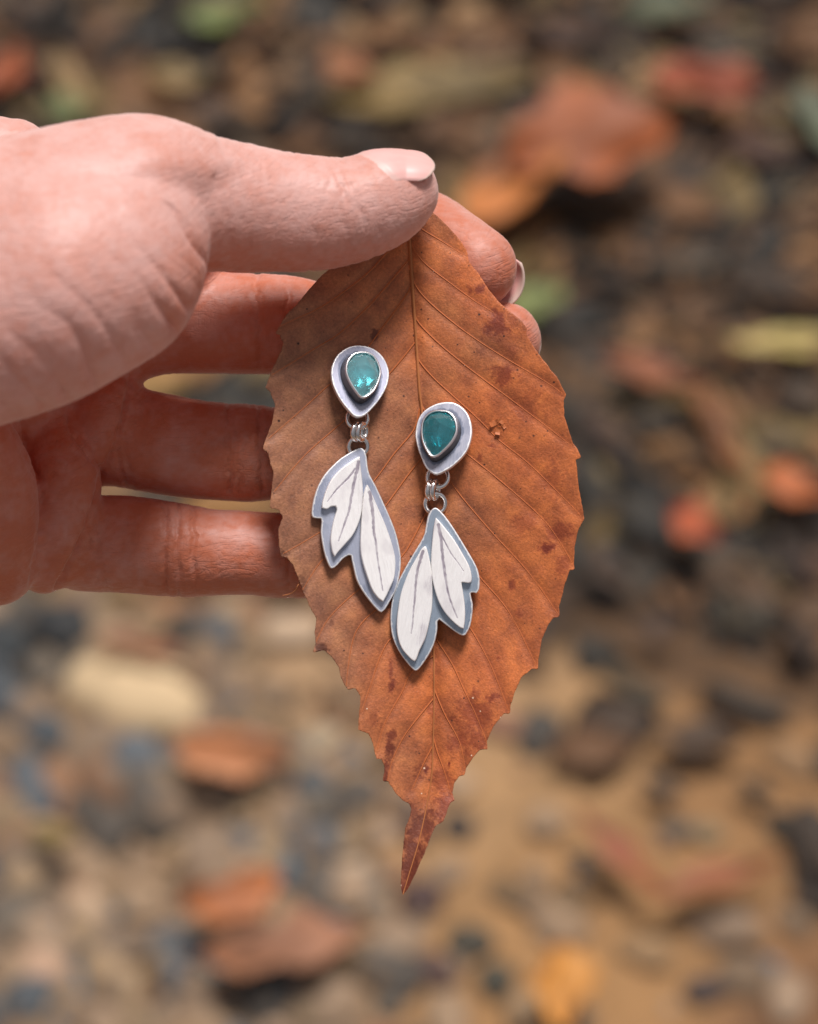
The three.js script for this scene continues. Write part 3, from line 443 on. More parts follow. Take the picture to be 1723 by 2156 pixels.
{
  const axis = (lo, hi, step, far0, far1) => { const a = []; for (let v = lo; v <= hi; v += step) a.push(v); let s = step, v = lo; while (v > far0) { s = Math.min(s * 1.15, 4); v -= s; a.unshift(v); } s = step; v = a[a.length - 1]; while (v < far1) { s = Math.min(s * 1.15, 4); v += s; a.push(v); } return a; };
  const S = 0.44, xs = axis(-76, 25, S, -225, 26), ys = axis(-22, 72, S, -40, 76), zs = axis(-10, 42, S, -46, 125), nx = xs.length, ny = ys.length, nz = zs.length;
  const F = new Float32Array(nx * ny * nz).fill(9), at = (i, j, k) => (k * ny + j) * nx + i, B = 6;
  for (let k0 = 0; k0 < nz; k0 += B) for (let j0 = 0; j0 < ny; j0 += B) for (let i0 = 0; i0 < nx; i0 += B) {
    const i1 = Math.min(i0 + B, nx), j1 = Math.min(j0 + B, ny), k1 = Math.min(k0 + B, nz), ax = xs[i0], bx = xs[Math.min(i1, nx - 1)], ay = ys[j0], by = ys[Math.min(j1, ny - 1)], az = zs[k0], bz = zs[Math.min(k1, nz - 1)];
    const half = Math.hypot(bx - ax, by - ay, bz - az) / 2, d = handField((ax + bx) / 2, (ay + by) / 2, (az + bz) / 2);
    if (Math.abs(d) > half * 1.25 + 1.5) { if (d < 0) for (let k = k0; k < k1; k++) for (let j = j0; j < j1; j++) F.fill(-9, at(i0, j, k), at(i1, j, k)); continue; }
    for (let k = k0; k < k1; k++) for (let j = j0; j < j1; j++) for (let i = i0; i < i1; i++) F[at(i, j, k)] = handField(xs[i], ys[j], zs[k]);
  }
  const id = new Int32Array(nx * ny * nz).fill(-1), pos = [], idx = [];
  for (let k = 0; k < nz - 1; k++) for (let j = 0; j < ny - 1; j++) for (let i = 0; i < nx - 1; i++) {
    let mask = 0; for (let c = 0; c < 8; c++) if (F[at(i + (c & 1), j + ((c >> 1) & 1), k + (c >> 2))] < 0) mask |= 1 << c;
    if (mask === 0 || mask === 255) continue;
    let n = 0, X = 0, Y = 0, Z = 0;
    for (let c = 0; c < 8; c++) for (const b of [1, 2, 4]) { if (c & b) continue; const e = c | b; if (((mask >> c) & 1) === ((mask >> e) & 1)) continue;
      const ci = i + (c & 1), cj = j + ((c >> 1) & 1), ck = k + (c >> 2), ei = i + (e & 1), ej = j + ((e >> 1) & 1), ek = k + (e >> 2), fa = F[at(ci, cj, ck)], fb = F[at(ei, ej, ek)], t = fa / (fa - fb);
      X += lerp(xs[ci], xs[ei], t); Y += lerp(ys[cj], ys[ej], t); Z += lerp(zs[ck], zs[ek], t); n++; }
    id[at(i, j, k)] = pos.length / 3; pos.push(X / n, Y / n, Z / n);
  }
  for (let k = 1; k < nz - 1; k++) for (let j = 1; j < ny - 1; j++) for (let i = 1; i < nx - 1; i++) {
    const s = F[at(i, j, k)] < 0, quad = (a, b, c, d, flip) => { if (a < 0 || b < 0 || c < 0 || d < 0) return; if (flip) idx.push(a, c, b, a, d, c); else idx.push(a, b, c, a, c, d); };
    if (s !== F[at(i + 1, j, k)] < 0) quad(id[at(i, j - 1, k - 1)], id[at(i, j, k - 1)], id[at(i, j, k)], id[at(i, j - 1, k)], !s);
    if (s !== F[at(i, j + 1, k)] < 0) quad(id[at(i - 1, j, k - 1)], id[at(i - 1, j, k)], id[at(i, j, k)], id[at(i, j, k - 1)], !s);
    if (s !== F[at(i, j, k + 1)] < 0) quad(id[at(i - 1, j - 1, k)], id[at(i, j - 1, k)], id[at(i, j, k)], id[at(i - 1, j, k)], !s);
  }
  const n = pos.length / 3, col = new Float32Array(n * 3), e = 0.12;
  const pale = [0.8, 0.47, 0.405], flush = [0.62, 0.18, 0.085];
  for (let i = 0; i < n; i++) {
    let x = pos[i * 3], y = pos[i * 3 + 1], z = pos[i * 3 + 2], gx, gy, gz;
    {
      const a = handField(x + e, y - e, z - e), b = handField(x - e, y - e, z + e), c = handField(x - e, y + e, z - e), d = handField(x + e, y + e, z + e);
      gx = a - b - c + d; gy = -a - b + c + d; gz = -a + b - c + d;
      const l = Math.hypot(gx, gy, gz) || 1; gx /= l; gy /= l; gz /= l; const s = clamp((a + b + c + d) / 4, -0.4, 0.4); x -= gx * s; y -= gy * s; z -= gz * s;
    }
    const h = x > -95 && z > -25 ? skinRelief(x, y, z, gx, gy, gz) : 0;
    pos[i * 3] = x + gx * h; pos[i * 3 + 1] = y + gy * h; pos[i * 3 + 2] = z + gz * h;
    // redder finger pads and palm; thumb underside also carries its warm shade as colour; blotches
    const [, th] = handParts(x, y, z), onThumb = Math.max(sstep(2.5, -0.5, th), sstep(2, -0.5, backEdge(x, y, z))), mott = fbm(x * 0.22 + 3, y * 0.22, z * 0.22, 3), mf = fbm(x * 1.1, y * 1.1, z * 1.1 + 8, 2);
    const padShade = onThumb * sstep(46, 40, y + 5 * mott) * sstep(-40, -30, x), red = clamp(lerp(lerp(0.85, 0.25, sstep(-72, -100, x + 8 * mott)), 0.14 + 0.62 * padShade, onThumb) + 0.42 * mott + 0.32 * mf), v = 1 + 0.04 * mf + 0.035 * noise(x * 2.4, y * 2.4, z * 2.4);
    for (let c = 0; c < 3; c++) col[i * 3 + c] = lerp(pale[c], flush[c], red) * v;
  }
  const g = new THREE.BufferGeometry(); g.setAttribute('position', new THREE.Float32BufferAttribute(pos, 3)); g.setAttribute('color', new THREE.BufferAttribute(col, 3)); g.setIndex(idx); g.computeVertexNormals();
  const uv = new Float32Array(n * 2); for (let i = 0; i < n; i++) { uv[i * 2] = (pos[i * 3] + 0.3 * pos[i * 3 + 2]) / 24; uv[i * 2 + 1] = (pos[i * 3 + 1] + 0.55 * pos[i * 3 + 2]) / 24; } g.setAttribute('uv', new THREE.BufferAttribute(uv, 2));
  console.log('hand vertices', n, 'grid', nx, ny, nz);
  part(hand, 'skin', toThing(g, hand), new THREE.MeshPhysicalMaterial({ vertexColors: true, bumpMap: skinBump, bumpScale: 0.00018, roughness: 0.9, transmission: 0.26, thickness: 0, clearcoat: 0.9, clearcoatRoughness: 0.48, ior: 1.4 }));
}
{ // nails: a curved plate with real thickness on the thumb, and on the two fingertips that show past the leaf
  const nailMat = new THREE.MeshPhysicalMaterial({ vertexColors: true, roughness: 0.5, clearcoat: 0.12, clearcoatRoughness: 0.35, ior: 1.5 });
  const plate = (nu, nv, fn) => { // fn(u, v) -> [outer point, inner point, colour]
    const pos = [], col = [], idx = [], N = (nu + 1) * (nv + 1), inner = [];
    for (let i = 0; i <= nu; i++) for (let j = 0; j <= nv; j++) { const [o, q, c] = fn(i / nu, j / nv); pos.push(...o); col.push(...c); inner.push(q); }
    inner.forEach((q, i) => { pos.push(...q); col.push(col[i * 3], col[i * 3 + 1], col[i * 3 + 2]); });
    const w = nv + 1; for (let i = 0; i < nu; i++) for (let j = 0; j < nv; j++) { const a = i * w + j; idx.push(a, a + w, a + 1, a + 1, a + w, a + w + 1, N + a, N + a + 1, N + a + w, N + a + 1, N + a + w + 1, N + a + w); }
    const rim = []; for (let j = 0; j <= nv; j++) rim.push(j); for (let i = 1; i <= nu; i++) rim.push(i * w + nv); for (let j = nv - 1; j >= 0; j--) rim.push(nu * w + j); for (let i = nu - 1; i >= 1; i--) rim.push(i * w);
    rim.forEach((a, k) => { const b = rim[(k + 1) % rim.length]; idx.push(a, b, N + a, b, N + b, N + a); });
    const g = new THREE.BufferGeometry(); g.setAttribute('position', new THREE.Float32BufferAttribute(pos, 3)); g.setAttribute('color', new THREE.Float32BufferAttribute(col, 3)); g.setIndex(idx); g.computeVertexNormals(); return g;
  };
  const table = (t, x) => { for (let i = 0; i < t.length - 1; i++) if (x <= t[i + 1][0]) return lerp(t[i][1], t[i + 1][1], clamp((x - t[i][0]) / (t[i + 1][0] - t[i][0]))); return t[t.length - 1][1]; };
  const cut = [[5, 832], [9, 824], [16, 816], [30, 799], [44, 779], [62, 758], [80, 745], [108, 742], [130, 760]], free = [[5, 884], [9, 898], [16, 908], [28, 915], [40, 916], [52, 912], [66, 902], [80, 889], [108, 872], [130, 862]];
  const axisAt = (px) => { const t = [[742, 440, 11], [800, 421, 10], [850, 403, 8.6], [930, 402, 8.4]]; return P(px, table(t.map((q) => [q[0], q[1]]), px), table(t.map((q) => [q[0], q[2]]), px)); };
  const radius = (px, a) => { const q = axisAt(px), c = Math.cos(a), s = Math.sin(a); let lo = 0, hi = 14; for (let i = 0; i < 18; i++) { const m = (lo + hi) / 2; if (handField(q[0], q[1] + s * m, q[2] + c * m) < 0) lo = m; else hi = m; } return lo; };
  const nailPink = [0.7, 0.4, 0.36], nailWhite = [0.62, 0.46, 0.39];
  part(hand, 'nail', toThing(plate(36, 28, (u, v) => {
    const deg = lerp(5, 130, v), a = deg * Math.PI / 180, x0 = table(cut, deg), x1 = table(free, deg), px = lerp(x0, x1, u), q = axisAt(px);
    const hold = Math.min(px, 856), r = radius(hold, a) - (px > 856 ? ((px - 856) / 70) ** 2 * 2.0 : 0), edge = Math.min(1, Math.min(v, 1 - v) * 9), lift = -0.14 + 0.32 * Math.min(1, u * 7) * edge + 0.1 * u, R = r + lift, T = 0.4;
    const w = sstep(0, 1, (px - x1 + 8) / 7 + 0.25 * noise(deg / 12, 3)), lun = sstep(20, 12, px - x0) * 0.4, n = 1 + 0.05 * noise(px / 30, deg / 3);
    return [[q[0], q[1] + Math.sin(a) * R, q[2] + Math.cos(a) * R], [q[0], q[1] + Math.sin(a) * (R - T), q[2] + Math.cos(a) * (R - T)], nailPink.map((c, k) => lerp(c, nailWhite[k], Math.max(w, lun)) * n)];
  }), hand), nailMat);
  const fingerNail = (A, B, r, out, side) => {
    const a = new THREE.Vector3(...A), b = new THREE.Vector3(...B), d = b.clone().sub(a).normalize(), back = new THREE.Vector3(...side).addScaledVector(d, -d.dot(new THREE.Vector3(...side))).normalize(), across = d.clone().cross(back);
    return toThing(plate(24, 16, (u, v) => {
      const t = (v - 0.5) * 2, ang = t * 0.85, s = lerp(-5.5, r + out - 2.2 * t * t, u), R = r + 0.25 - (s > 3 ? ((s - 3) / 7) ** 2 * 1.2 : 0), w = sstep(r - 1.2, r - 0.4, s + 1.6 * t * t);
      const f = (q) => { const p = b.clone().addScaledVector(d, s).addScaledVector(back, Math.cos(ang) * q).addScaledVector(across, Math.sin(ang) * q); return [p.x, p.y, p.z]; };
      return [f(R), f(R - 0.4), nailPink.map((c, k) => lerp(c, nailWhite[k], w))];
    }), hand);
  };
  part(hand, 'nail', fingerNail(P(950, 530, -12), P(1002, 563, -8.8), 6.6, 0.3, [0.3, -0.1, -1]), nailMat);
  part(hand, 'nail', fingerNail(P(960, 704, -14.5), P(1058, 716, -12.5), 6.0, -0.1, [0, 0, -1]), nailMat);
}

// ───────────────────────────── the earrings ─────────────────────────────
function frame(centerMM, normal, upHint = [0, 1, 0]) {
  const n = new THREE.Vector3(...normal).normalize(), x = new THREE.Vector3(...upHint).cross(n).normalize(), y = n.clone().cross(x), o = new THREE.Vector3(...centerMM);
  const m = new THREE.Matrix4().makeBasis(x, y, n).setPosition(o), eye = new THREE.Vector3(0, 0, 400);
  return { m, local: (px, py, h = 0) => { const d = new THREE.Vector3(...P(px, py, 0)).sub(eye), oo = o.clone().addScaledVector(n, h), t = oo.clone().sub(eye).dot(n) / d.dot(n), p = eye.clone().addScaledVector(d, t).sub(o); return [p.dot(x), p.dot(y)]; } };
}
const closed = (pts, per = 3) => { const n = pts.length, out = []; for (let i = 0; i < n; i++) { const p0 = pts[(i + n - 1) % n], p1 = pts[i], p2 = pts[(i + 1) % n], p3 = pts[(i + 2) % n];
  const a = [p1[0] - p0[0], p1[1] - p0[1]], b = [p2[0] - p1[0], p2[1] - p1[1]], c = [p3[0] - p2[0], p3[1] - p2[1]];
  const sharp1 = (a[0] * b[0] + a[1] * b[1]) / (Math.hypot(...a) * Math.hypot(...b)) < 0.35, sharp2 = (b[0] * c[0] + b[1] * c[1]) / (Math.hypot(...b) * Math.hypot(...c)) < 0.35;
  const m1 = sharp1 ? b : [(p2[0] - p0[0]) / 2, (p2[1] - p0[1]) / 2], m2 = sharp2 ? b : [(p3[0] - p1[0]) / 2, (p3[1] - p1[1]) / 2];
  for (let k = 0; k < per; k++) { const t = k / per, t2 = t * t, t3 = t2 * t, h0 = 2 * t3 - 3 * t2 + 1, h1 = t3 - 2 * t2 + t, h2 = -2 * t3 + 3 * t2, h3 = t3 - t2; out.push([0, 1].map((q) => h0 * p1[q] + h1 * m1[q] + h2 * p2[q] + h3 * m2[q])); } } return out; };
const ccw = (pts) => { let a = 0; pts.forEach((p, i) => { const q = pts[(i + 1) % pts.length]; a += p[0] * q[1] - q[0] * p[1]; }); return a < 0 ? pts.slice().reverse() : pts; };
const slab = (pts, thick, bevel, h0) => { const g = new THREE.ExtrudeGeometry(new THREE.Shape(pts.map((p) => new THREE.Vector2(...p))), { depth: thick - 2 * bevel, bevelEnabled: true, bevelThickness: bevel, bevelSize: bevel, bevelOffset: -bevel, bevelSegments: 3, curveSegments: 4 }); g.translate(0, 0, h0 + bevel); return g; };
const boundsOf = (pts) => { const x = pts.map((p) => p[0]), y = pts.map((p) => p[1]); return [Math.min(...x) - 0.3, Math.min(...y) - 0.3, Math.max(...x) + 0.3, Math.max(...y) + 0.3]; };
const ownUV = (g, b) => { const p = g.attributes.position, uv = g.attributes.uv; for (let i = 0; i < p.count; i++) uv.setXY(i, (p.getX(i) - b[0]) / (b[2] - b[0]), (p.getY(i) - b[1]) / (b[3] - b[1])); return g; };
// brushed silver: hair scratches along one direction, blotches of grey tarnish; engraved lines hold dark tarnish
function silverSheet(b, w, h, base, dark, amount, dir, lines, seed, edge, cup) {
  const relief = new Float32Array(w * h), cs = Math.cos(dir), sn = Math.sin(dir);
  const color = dataTex(w, h, (i, j, c) => {
    const x = lerp(b[0], b[2], (i + 0.5) / w), y = lerp(b[1], b[3], (j + 0.5) / h), u = x * cs + y * sn, v = -x * sn + y * cs;
    const hair = noise(u * 0.7 + seed, v * 16, 2) * 0.6 + noise(u * 2 + seed, v * 34, 5) * 0.4, blot = sstep(0.08, 0.5, fbm(x * 0.5 + seed, y * 0.28, 7, 3) + 0.22 * hair) * amount;
    let line = 0, d = 1e9;
    for (const l of lines) for (let k = 0; k < l.pts.length - 1; k++) { const e = Math.sqrt(segDist2(x, y, l.pts[k][0], l.pts[k][1], l.pts[k + 1][0], l.pts[k + 1][1])), f = k / (l.pts.length - 1), wd = lerp(l.w, l.w * 0.35, f) * (0.9 + 0.25 * noise(u * 2.5, v * 2.5, 3)); line = Math.max(line, sstep(wd, wd * 0.5, e) * clamp(0.9 + 0.3 * noise(u * 1.6 + seed, v * 1.6, 9) - 0.3 * f)); d = Math.min(d, e); }
    let t = clamp(blot * (0.55 + 0.5 * hair) + line * 0.85), paleEdge = 0;
    if (edge) { let d2 = 1e9; for (let k = 0, q = edge.length - 1; k < edge.length; q = k++) d2 = Math.min(d2, segDist2(x, y, edge[k][0], edge[k][1], edge[q][0], edge[q][1])); paleEdge = sstep(0.3, 0.2, Math.sqrt(d2) + 0.08 * noise(x * 3, y * 3, seed) + 0.05 * hair); t *= 1 - paleEdge; }  // paler band along the plate outline
    if (cup) { let d2 = 1e9; for (let k = 0, q = cup.length - 1; k < cup.length; q = k++) d2 = Math.min(d2, segDist2(x, y, cup[k][0], cup[k][1], cup[q][0], cup[q][1])); t = Math.max(t, 0.5 * sstep(0.55, 0.15, Math.sqrt(d2) + 0.3 * fbm(x * 1.4, y * 1.4, seed + 2, 3) + 0.12 * hair)); }  // ring at the bezel foot: bluish oxidation plus shade put into the plate colour
    for (let k = 0; k < 3; k++) c[k] = lerp(lerp(base[k] * (0.99 + 0.05 * hair), 238, paleEdge), dark[k], t);
    relief[j * w + i] = 150 + 40 * hair - 110 * line;
  });
  return { color, bump: dataTex(w, h, (i, j, c) => { c[0] = c[1] = c[2] = relief[j * w + i]; }, false) };
}
const brightSilver = (s, rough, metal = 1) => new THREE.MeshStandardMaterial({ map: s.color, bumpMap: s.bump, bumpScale: 0.00006, metalness: metal, roughness: rough });
const polished = new THREE.MeshStandardMaterial({ color: new THREE.Color(0.9, 0.88, 0.86), metalness: 1, roughness: 0.2 });
const rimSilver = new THREE.MeshStandardMaterial({ color: new THREE.Color(0.93, 0.92, 0.92), metalness: 1, roughness: 0.3 });
const oxidised = new THREE.MeshStandardMaterial({ color: new THREE.Color(0.2, 0.18, 0.17), metalness: 1, roughness: 0.36 });
const gem = (c, dist, base, through) => new THREE.MeshPhysicalMaterial({ color: new THREE.Color(...base), roughness: 0.04, transmission: through, thickness: 0.0025, ior: 1.72, attenuationColor: new THREE.Color(...c), attenuationDistance: dist * 0.001 });
const zoom = (k, ox, oy) => (pts) => pts.map(([x, y]) => [x * k + ox, y * k + oy]);

function restOn(fr, pts, h, gap) { // lifts a plate until it just clears the leaf
  let low = 1e9; const v = new THREE.Vector3();
  for (const [x, y] of pts) { const q = fr.local(x, y, h); v.set(q[0], q[1], 0).applyMatrix4(fr.m); low = Math.min(low, v.z - leafZ(v.x, v.y)); }
  return gap - low;
}
function earring(cfg) {
  for (const [part_, pts, h, gap] of [['stud', cfg.plate, 0.9, 0.45], ['pendant', cfg.back, 0.75, 0.3]]) { const [c, n] = cfg[part_]; let fr = frame(c, n); for (let i = 0; i < 2; i++) { c[2] += restOn(fr, pts, h, gap); fr = frame(c, n); } cfg[part_] = fr; cfg[part_ + 'Z'] = c[2]; }
  const e = heldThing('earring', cfg.label, 'earring', cfg.base, 'pair of silver earrings');
  const add = (fr, name, geo, mat, parent = e, label) => { if (fr) geo.applyMatrix4(fr.m); return part(parent, name, toThing(geo, e), mat, label); };
  // stud: plate, bezel cup, stone
  const sf = cfg.stud, plate = ccw(closed(cfg.plate.map(([x, y]) => sf.local(x, y, 0.9)), 3)), pb = boundsOf(plate);
  const H = cfg.bezelH + 0.9, rim = ccw(closed(cfg.rim.map(([x, y]) => sf.local(x, y, H)), 3)), cx = rim.reduce((s, p) => s + p[0], 0) / rim.length, cy = rim.reduce((s, p) => s + p[1], 0) / rim.length;
  const ring = (inset, h, wob = 0) => rim.map(([x, y], i) => { const l = Math.hypot(x - cx, y - cy), w = 1 + wob * noise(i * 0.35, h, cfg.seed); return [cx + (x - cx) * (1 - inset / l) * w, cy + (y - cy) * (1 - inset / l) * w, h]; });
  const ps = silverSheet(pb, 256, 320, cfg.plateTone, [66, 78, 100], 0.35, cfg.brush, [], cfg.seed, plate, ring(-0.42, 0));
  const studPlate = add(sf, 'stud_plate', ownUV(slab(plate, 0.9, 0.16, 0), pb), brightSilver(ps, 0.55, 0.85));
  const loft = (rings) => { const n = rings[0].length, pos = rings.flat(2), idx = []; for (let r = 0; r < rings.length - 1; r++) for (let i = 0; i < n; i++) { const a = r * n + i, b = r * n + (i + 1) % n; idx.push(a, b, a + n, b, b + n, a + n); } const g = new THREE.BufferGeometry(); g.setAttribute('position', new THREE.Float32BufferAttribute(pos, 3)); g.setIndex(idx); g.computeVertexNormals(); return g; };
  add(sf, 'bezel_wall', loft([ring(-0.42, 0.85), ring(-0.34, 1.2, 0.01), ring(-0.16, 2.0, 0.012), ring(-0.02, H - 0.25, 0.01)]), oxidised);
  const lip = add(sf, 'bezel_rim', loft([ring(-0.06, H - 0.34, 0.008), ring(-0.04, H - 0.1, 0.01), ring(0.06, H, 0.01), ring(0.2, H + 0.02, 0.012), ring(0.3, H - 0.05, 0.012), ring(0.34, H - 0.3), ring(0.3, 1.1)]), rimSilver);
  const floor = ring(0.25, 1.0).map((p) => new THREE.Vector2(p[0], p[1])), fg = new THREE.ShapeGeometry(new THREE.Shape(floor)); fg.translate(0, 0, 1.0);
  add(sf, 'bezel_floor', fg, rimSilver);
  const pts = [], girdle = ring(0.36, H - 0.22), N = girdle.length;
  for (let k = 0; k < 12; k++) { const q = girdle[Math.floor(k * N / 12)]; pts.push(new THREE.Vector3(...q), new THREE.Vector3(cx + (q[0] - cx) * 0.94, cy + (q[1] - cy) * 0.86, 1.6 + 0.25 * noise(k * 2.3, cfg.seed + 8))); }
  for (let k = 0; k < 5; k++) { const a = k * 1.2566 + cfg.seed, q = girdle[Math.floor((k + 0.3) * N / 5) % N]; pts.push(new THREE.Vector3(lerp(cx, q[0], 0.45), lerp(cy, q[1], 0.45), 1.1 + 0.1 * noise(k * 5.1, cfg.seed))); }
  const top = [cx + cfg.apex[0], cy + cfg.apex[1]];
  for (let k = 0; k < 6; k++) { const q = girdle[Math.floor((k + 0.5 + 0.3 * noise(k * 3.1, cfg.seed)) * N / 6) % N], f = 0.5 + 0.14 * noise(k * 1.7, cfg.seed + 4); pts.push(new THREE.Vector3(lerp(top[0], q[0], f), lerp(top[1], q[1], f), H + 0.95 + 0.14 * noise(k, cfg.seed))); }
  pts.push(new THREE.Vector3(top[0], top[1], H + 1.5));
  const stone = add(sf, 'gemstone', new ConvexGeometry(pts), gem(cfg.gem, cfg.gemDist, cfg.gemBase, 0.8), e, 'faceted teal stone');
  for (const [x0, y0, x1, y1, hz] of cfg.flaws) { const a = [cx + x0, cy + y0], b = [cx + x1, cy + y1]; add(sf, 'inclusion', new THREE.TubeGeometry(new THREE.LineCurve3(new THREE.Vector3(...a, hz), new THREE.Vector3(...b, hz)), 2, 0.035, 5), new THREE.MeshStandardMaterial({ color: new THREE.Color(0.02, 0.06, 0.06), roughness: 0.8 }), stone); }
  // ear post behind the plate
  { const c = [cx, cy], g = new THREE.CylinderGeometry(0.4, 0.3, 1.2, 12); g.rotateX(Math.PI / 2); g.translate(c[0], c[1], -0.55); add(sf, 'ear_post', g, polished); }
  // rings
  for (const [name, px, py, up, rpx, wire, rx, ry, rz, sx = 1] of cfg.rings) {
    const z = surf(px, py, up)[2];
    const g = new THREE.TorusGeometry(R_(rpx, z), wire, 14, 44); g.scale(sx, 1, 1); g.rotateX(rx); g.rotateY(ry); g.rotateZ(rz); g.translate(...P(px, py, z)); add(null, name, g, polished);
  }
  // pendant
  const pf = cfg.pendant, T = 0.75, back = ccw(closed(cfg.back.map(([x, y]) => pf.local(x, y, T)), 2)), bb = boundsOf(back), bs = silverSheet(bb, 320, 512, cfg.backTone, [96, 108, 132], 0.5, cfg.brush, [], cfg.seed + 3, back);
  const bp = add(pf, 'pendant_plate', ownUV(slab(back, T, 0.14, 0), bb), brightSilver(bs, 0.52, 0.85));
  for (const o of cfg.overlays) {
    const h1 = T + o.thick, pts = ccw(closed(o.pts.map(([x, y]) => pf.local(x, y, h1)), 3)), b = boundsOf(pts), lines = o.lines.map((l) => ({ w: l.w, pts: catmull(l.pts.map(([x, y]) => pf.local(x, y, h1)), 3) }));
    const s = silverSheet(b, 256, 640, [254, 252, 249], [150, 140, 152], o.tarnish, cfg.brush, lines, cfg.seed + o.pts.length);
    add(pf, 'silver_leaf', ownUV(slab(pts, o.thick - 0.02, 0.17, T + 0.02), b), brightSilver(s, 0.5, 0.5), e, o.label);
  }
  return e;
}
const z1 = zoom(0.1182, 675.4, 709.9), z2 = zoom(0.12783, 854.6, 827), z3 = zoom(0.17253, 640.8, 930.2), z4 = zoom(0.17253, 806.3, 1054.2);
const surf = (px, py, up) => { const q = mm2([px, py]); const z = leafZ(q[0], q[1]) + up; return P(px, py, z); };
const nA = [0.27, 0.25, 0.93], nB = [-0.17, 0.22, 0.96], nC = [0.2, 0.06, 0.97], nD = [-0.07, 0.05, 0.99];
earring({
  label: 'silver earring with the brighter stone and the lobed pendant leaf towards the fingers', seed: 3, base: surf(758, 900, 0), stud: [surf(758, 803, 0.9), nA], bezelH: 2.3, brush: 1.75, plateTone: [186, 188, 204],
  plate: z1([[650, 145], [800, 155], [960, 215], [1090, 320], [1170, 450], [1215, 580], [1220, 700], [1190, 850], [1120, 1000], [1020, 1150], [900, 1290], [800, 1380], [700, 1420], [600, 1400], [500, 1300], [380, 1150], [280, 980], [210, 800], [190, 620], [220, 470], [300, 320], [420, 220], [530, 165]]),
  rim: z1([[750, 255], [860, 270], [970, 340], [1040, 460], [1080, 600], [1060, 740], [1010, 870], [930, 980], [830, 1060], [760, 1075], [690, 1045], [600, 930], [520, 800], [460, 650], [450, 520], [490, 390], [570, 300], [660, 265]]),
  apex: [0.1, 0.9], gem: [0.13, 0.62, 0.68], gemDist: 14, gemBase: [0.5, 0.92, 0.96], flaws: [[-0.9, -0.7, 1.0, -0.72, 2.2], [-0.7, -1.0, 0.9, -1.04, 2.1], [-0.9, -0.4, -1.1, -1.6, 1.9], [0.9, -1.7, 1.0, -1.75, 2.0]],
  rings: [['jump_ring', 752.5, 881, 1.1, 21.5, 0.4, -0.22, 0.1, 0], ['link_ring', 752, 909, 1.5, 17.5, 0.43, 0, 1.05, -0.12], ['link_ring', 763, 909, 1.6, 17.5, 0.43, 0, 1.05, -0.12], ['jump_ring', 754.5, 940, 0.75, 20, 0.4, 0.18, 0.1, 0]],
  pendant: [surf(765, 1110, 0.5), nC], backTone: [186, 192, 208],
  back: z3([[700, 75], [740, 110], [765, 190], [775, 290], [800, 400], [870, 530], [950, 700], [1030, 880], [1100, 1050], [1150, 1220], [1180, 1400], [1175, 1560], [1150, 1700], [1110, 1830], [1050, 1940], [990, 2040], [945, 2080], [900, 2055], [800, 1940], [700, 1800], [640, 1680], [610, 1560], [585, 1450], [575, 1390], [540, 1385], [470, 1430], [400, 1510], [345, 1545], [310, 1520], [260, 1400], [225, 1250], [205, 1100], [215, 980], [205, 935], [130, 930], [98, 905], [95, 830], [120, 690], [170, 540], [250, 400], [350, 290], [450, 200], [570, 125], [660, 80]]),
  overlays: [
    { thick: 1.05, tarnish: 0.25, label: 'lobed silver leaf with a notched side', pts: z3([[680, 178], [690, 300], [712, 480], [718, 640], [705, 830], [670, 980], [600, 1130], [510, 1240], [420, 1340], [375, 1400], [345, 1340], [325, 1200], [340, 1060], [370, 930], [400, 830], [385, 785], [330, 790], [280, 820], [220, 805], [225, 740], [270, 590], [340, 450], [450, 330], [570, 240], [650, 190]]),
      lines: [{ w: 0.42, pts: z3([[665, 250], [650, 330], [610, 500], [570, 720], [545, 850], [500, 980], [470, 1070], [420, 1210]]) }, { w: 0.28, pts: z3([[620, 330], [540, 440], [400, 580], [330, 670], [285, 730]]) }] },
    { thick: 1.05, tarnish: 0.25, label: 'long silver leaf with a single engraved vein', pts: z3([[770, 520], [800, 570], [900, 800], [980, 980], [1060, 1200], [1110, 1400], [1115, 1520], [1100, 1660], [1060, 1760], [1010, 1870], [965, 1950], [900, 1900], [830, 1800], [770, 1640], [720, 1480], [690, 1320], [690, 1150], [700, 950], [715, 750], [740, 600]]),
      lines: [{ w: 0.4, pts: z3([[800, 620], [825, 780], [845, 950], [850, 1100], [870, 1200], [885, 1330], [900, 1450], [925, 1600], [960, 1820]]) }] }],
});
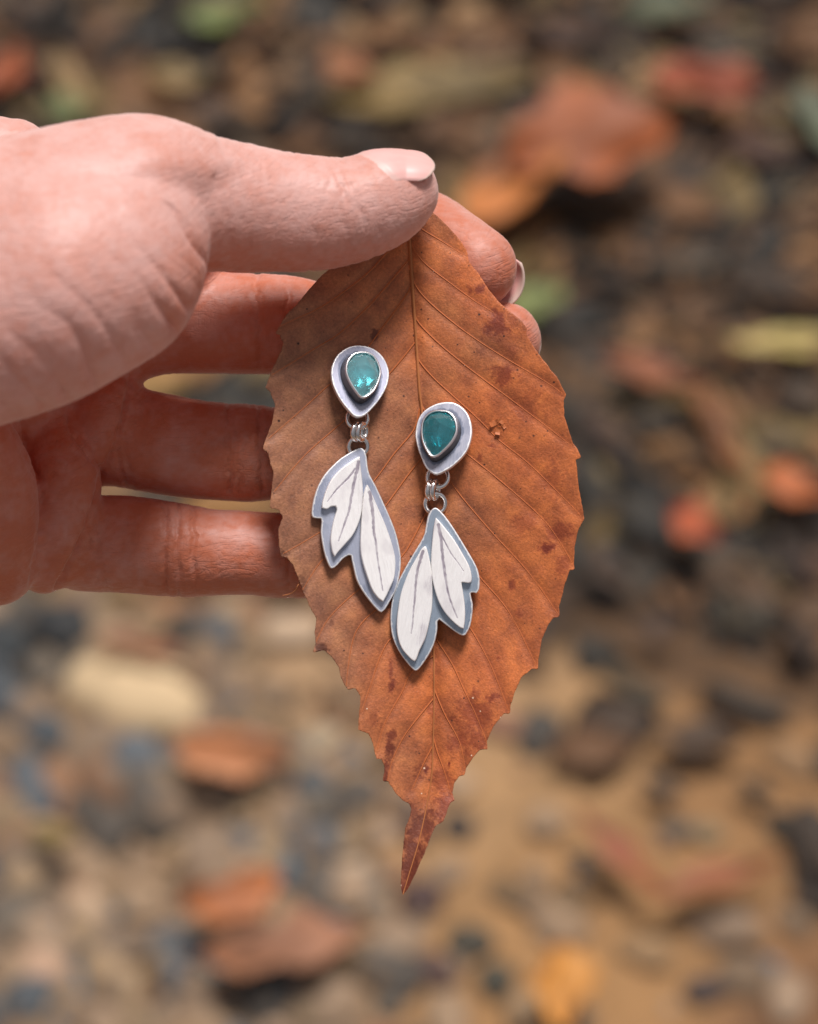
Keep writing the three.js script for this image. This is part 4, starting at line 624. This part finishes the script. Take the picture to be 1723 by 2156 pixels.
earring({
  label: 'silver earring with the darker stone crossing the midrib of the russet leaf', seed: 21, base: surf(932, 1010, 0), stud: [surf(934, 923, 1.0), nB], bezelH: 2.1, brush: 1.38, plateTone: [180, 182, 194],
  plate: z2([[680, 150], [800, 165], [920, 230], [1010, 330], [1060, 440], [1085, 560], [1085, 700], [1050, 850], [990, 980], [880, 1110], [740, 1230], [600, 1310], [500, 1343], [420, 1310], [330, 1230], [260, 1080], [200, 920], [160, 730], [165, 600], [200, 450], [270, 330], [380, 240], [520, 175]]),
  rim: z2([[600, 282], [720, 310], [800, 390], [840, 500], [845, 620], [800, 750], [720, 860], [610, 970], [520, 1040], [440, 1055], [380, 1010], [300, 880], [260, 740], [250, 600], [280, 450], [350, 350], [470, 290]]),
  apex: [0.5, 1.2], gem: [0.05, 0.46, 0.5], gemDist: 6, gemBase: [0.12, 0.56, 0.62], flaws: [[0.0, -0.5, -0.05, -1.7, 2.0], [-0.25, -1.6, -0.3, -2.9, 1.9], [0.5, -0.2, 0.45, -1.0, 2.1], [-1.6, 0.3, 0.2, 0.34, 2.0], [-1.7, -0.3, -0.5, -0.28, 2.1]],
  rings: [['jump_ring', 922, 1005, 1.1, 22, 0.42, -0.22, -0.1, 0], ['link_ring', 907, 1031, 1.6, 19, 0.44, 0, 1.2, -0.1], ['link_ring', 917.5, 1031, 1.7, 19, 0.44, 0, 1.2, -0.1], ['jump_ring', 917, 1060, 0.75, 21.5, 0.42, 0.18, 0.1, 0]],
  pendant: [surf(915, 1235, 0.6), nD], backTone: [164, 178, 192],
  back: z4([[640, 85], [700, 120], [800, 240], [900, 390], [1010, 570], [1110, 740], [1160, 850], [1182, 960], [1175, 1080], [1140, 1130], [1100, 1118], [1070, 1130], [1080, 1190], [1098, 1270], [1090, 1400], [1065, 1530], [1020, 1620], [990, 1645], [930, 1630], [830, 1560], [740, 1490], [690, 1450], [665, 1480], [665, 1560], [640, 1700], [590, 1830], [510, 1960], [450, 2040], [405, 2075], [360, 2050], [280, 1960], [190, 1830], [120, 1670], [95, 1520], [95, 1350], [120, 1180], [160, 1050], [230, 900], [330, 720], [420, 570], [490, 450], [515, 370], [540, 230], [560, 160], [600, 105]]),
  overlays: [
    { thick: 1.05, tarnish: 0.45, label: 'long silver leaf with brushed grey streaks', pts: z4([[510, 555], [535, 580], [570, 720], [595, 880], [605, 1100], [600, 1300], [580, 1420], [540, 1600], [510, 1700], [450, 1820], [410, 1930], [385, 1960], [330, 1920], [230, 1800], [180, 1650], [170, 1500], [185, 1330], [215, 1150], [270, 980], [340, 820], [420, 680], [470, 590]]),
      lines: [{ w: 0.36, pts: z4([[490, 620], [450, 750], [415, 900], [400, 1050], [385, 1250], [370, 1400], [365, 1500], [345, 1620]]) }] },
    { thick: 1.05, tarnish: 0.3, label: 'lobed silver leaf with two engraved veins', pts: z4([[645, 205], [700, 260], [790, 370], [880, 490], [980, 660], [1050, 790], [1080, 900], [1080, 985], [1040, 1005], [980, 995], [960, 1005], [970, 1070], [990, 1200], [1003, 1330], [1000, 1460], [985, 1560], [940, 1545], [860, 1480], [760, 1370], [690, 1250], [640, 1110], [605, 960], [590, 800], [595, 600], [610, 420], [628, 280]]),
      lines: [{ w: 0.4, pts: z4([[680, 300], [710, 480], [730, 680], [760, 900], [780, 1040], [810, 1170], [860, 1310], [910, 1430]]) }, { w: 0.22, pts: z4([[690, 380], [750, 490], [830, 640], [920, 760], [985, 860]]) }] }],
});
renderer.render(scene, camera);
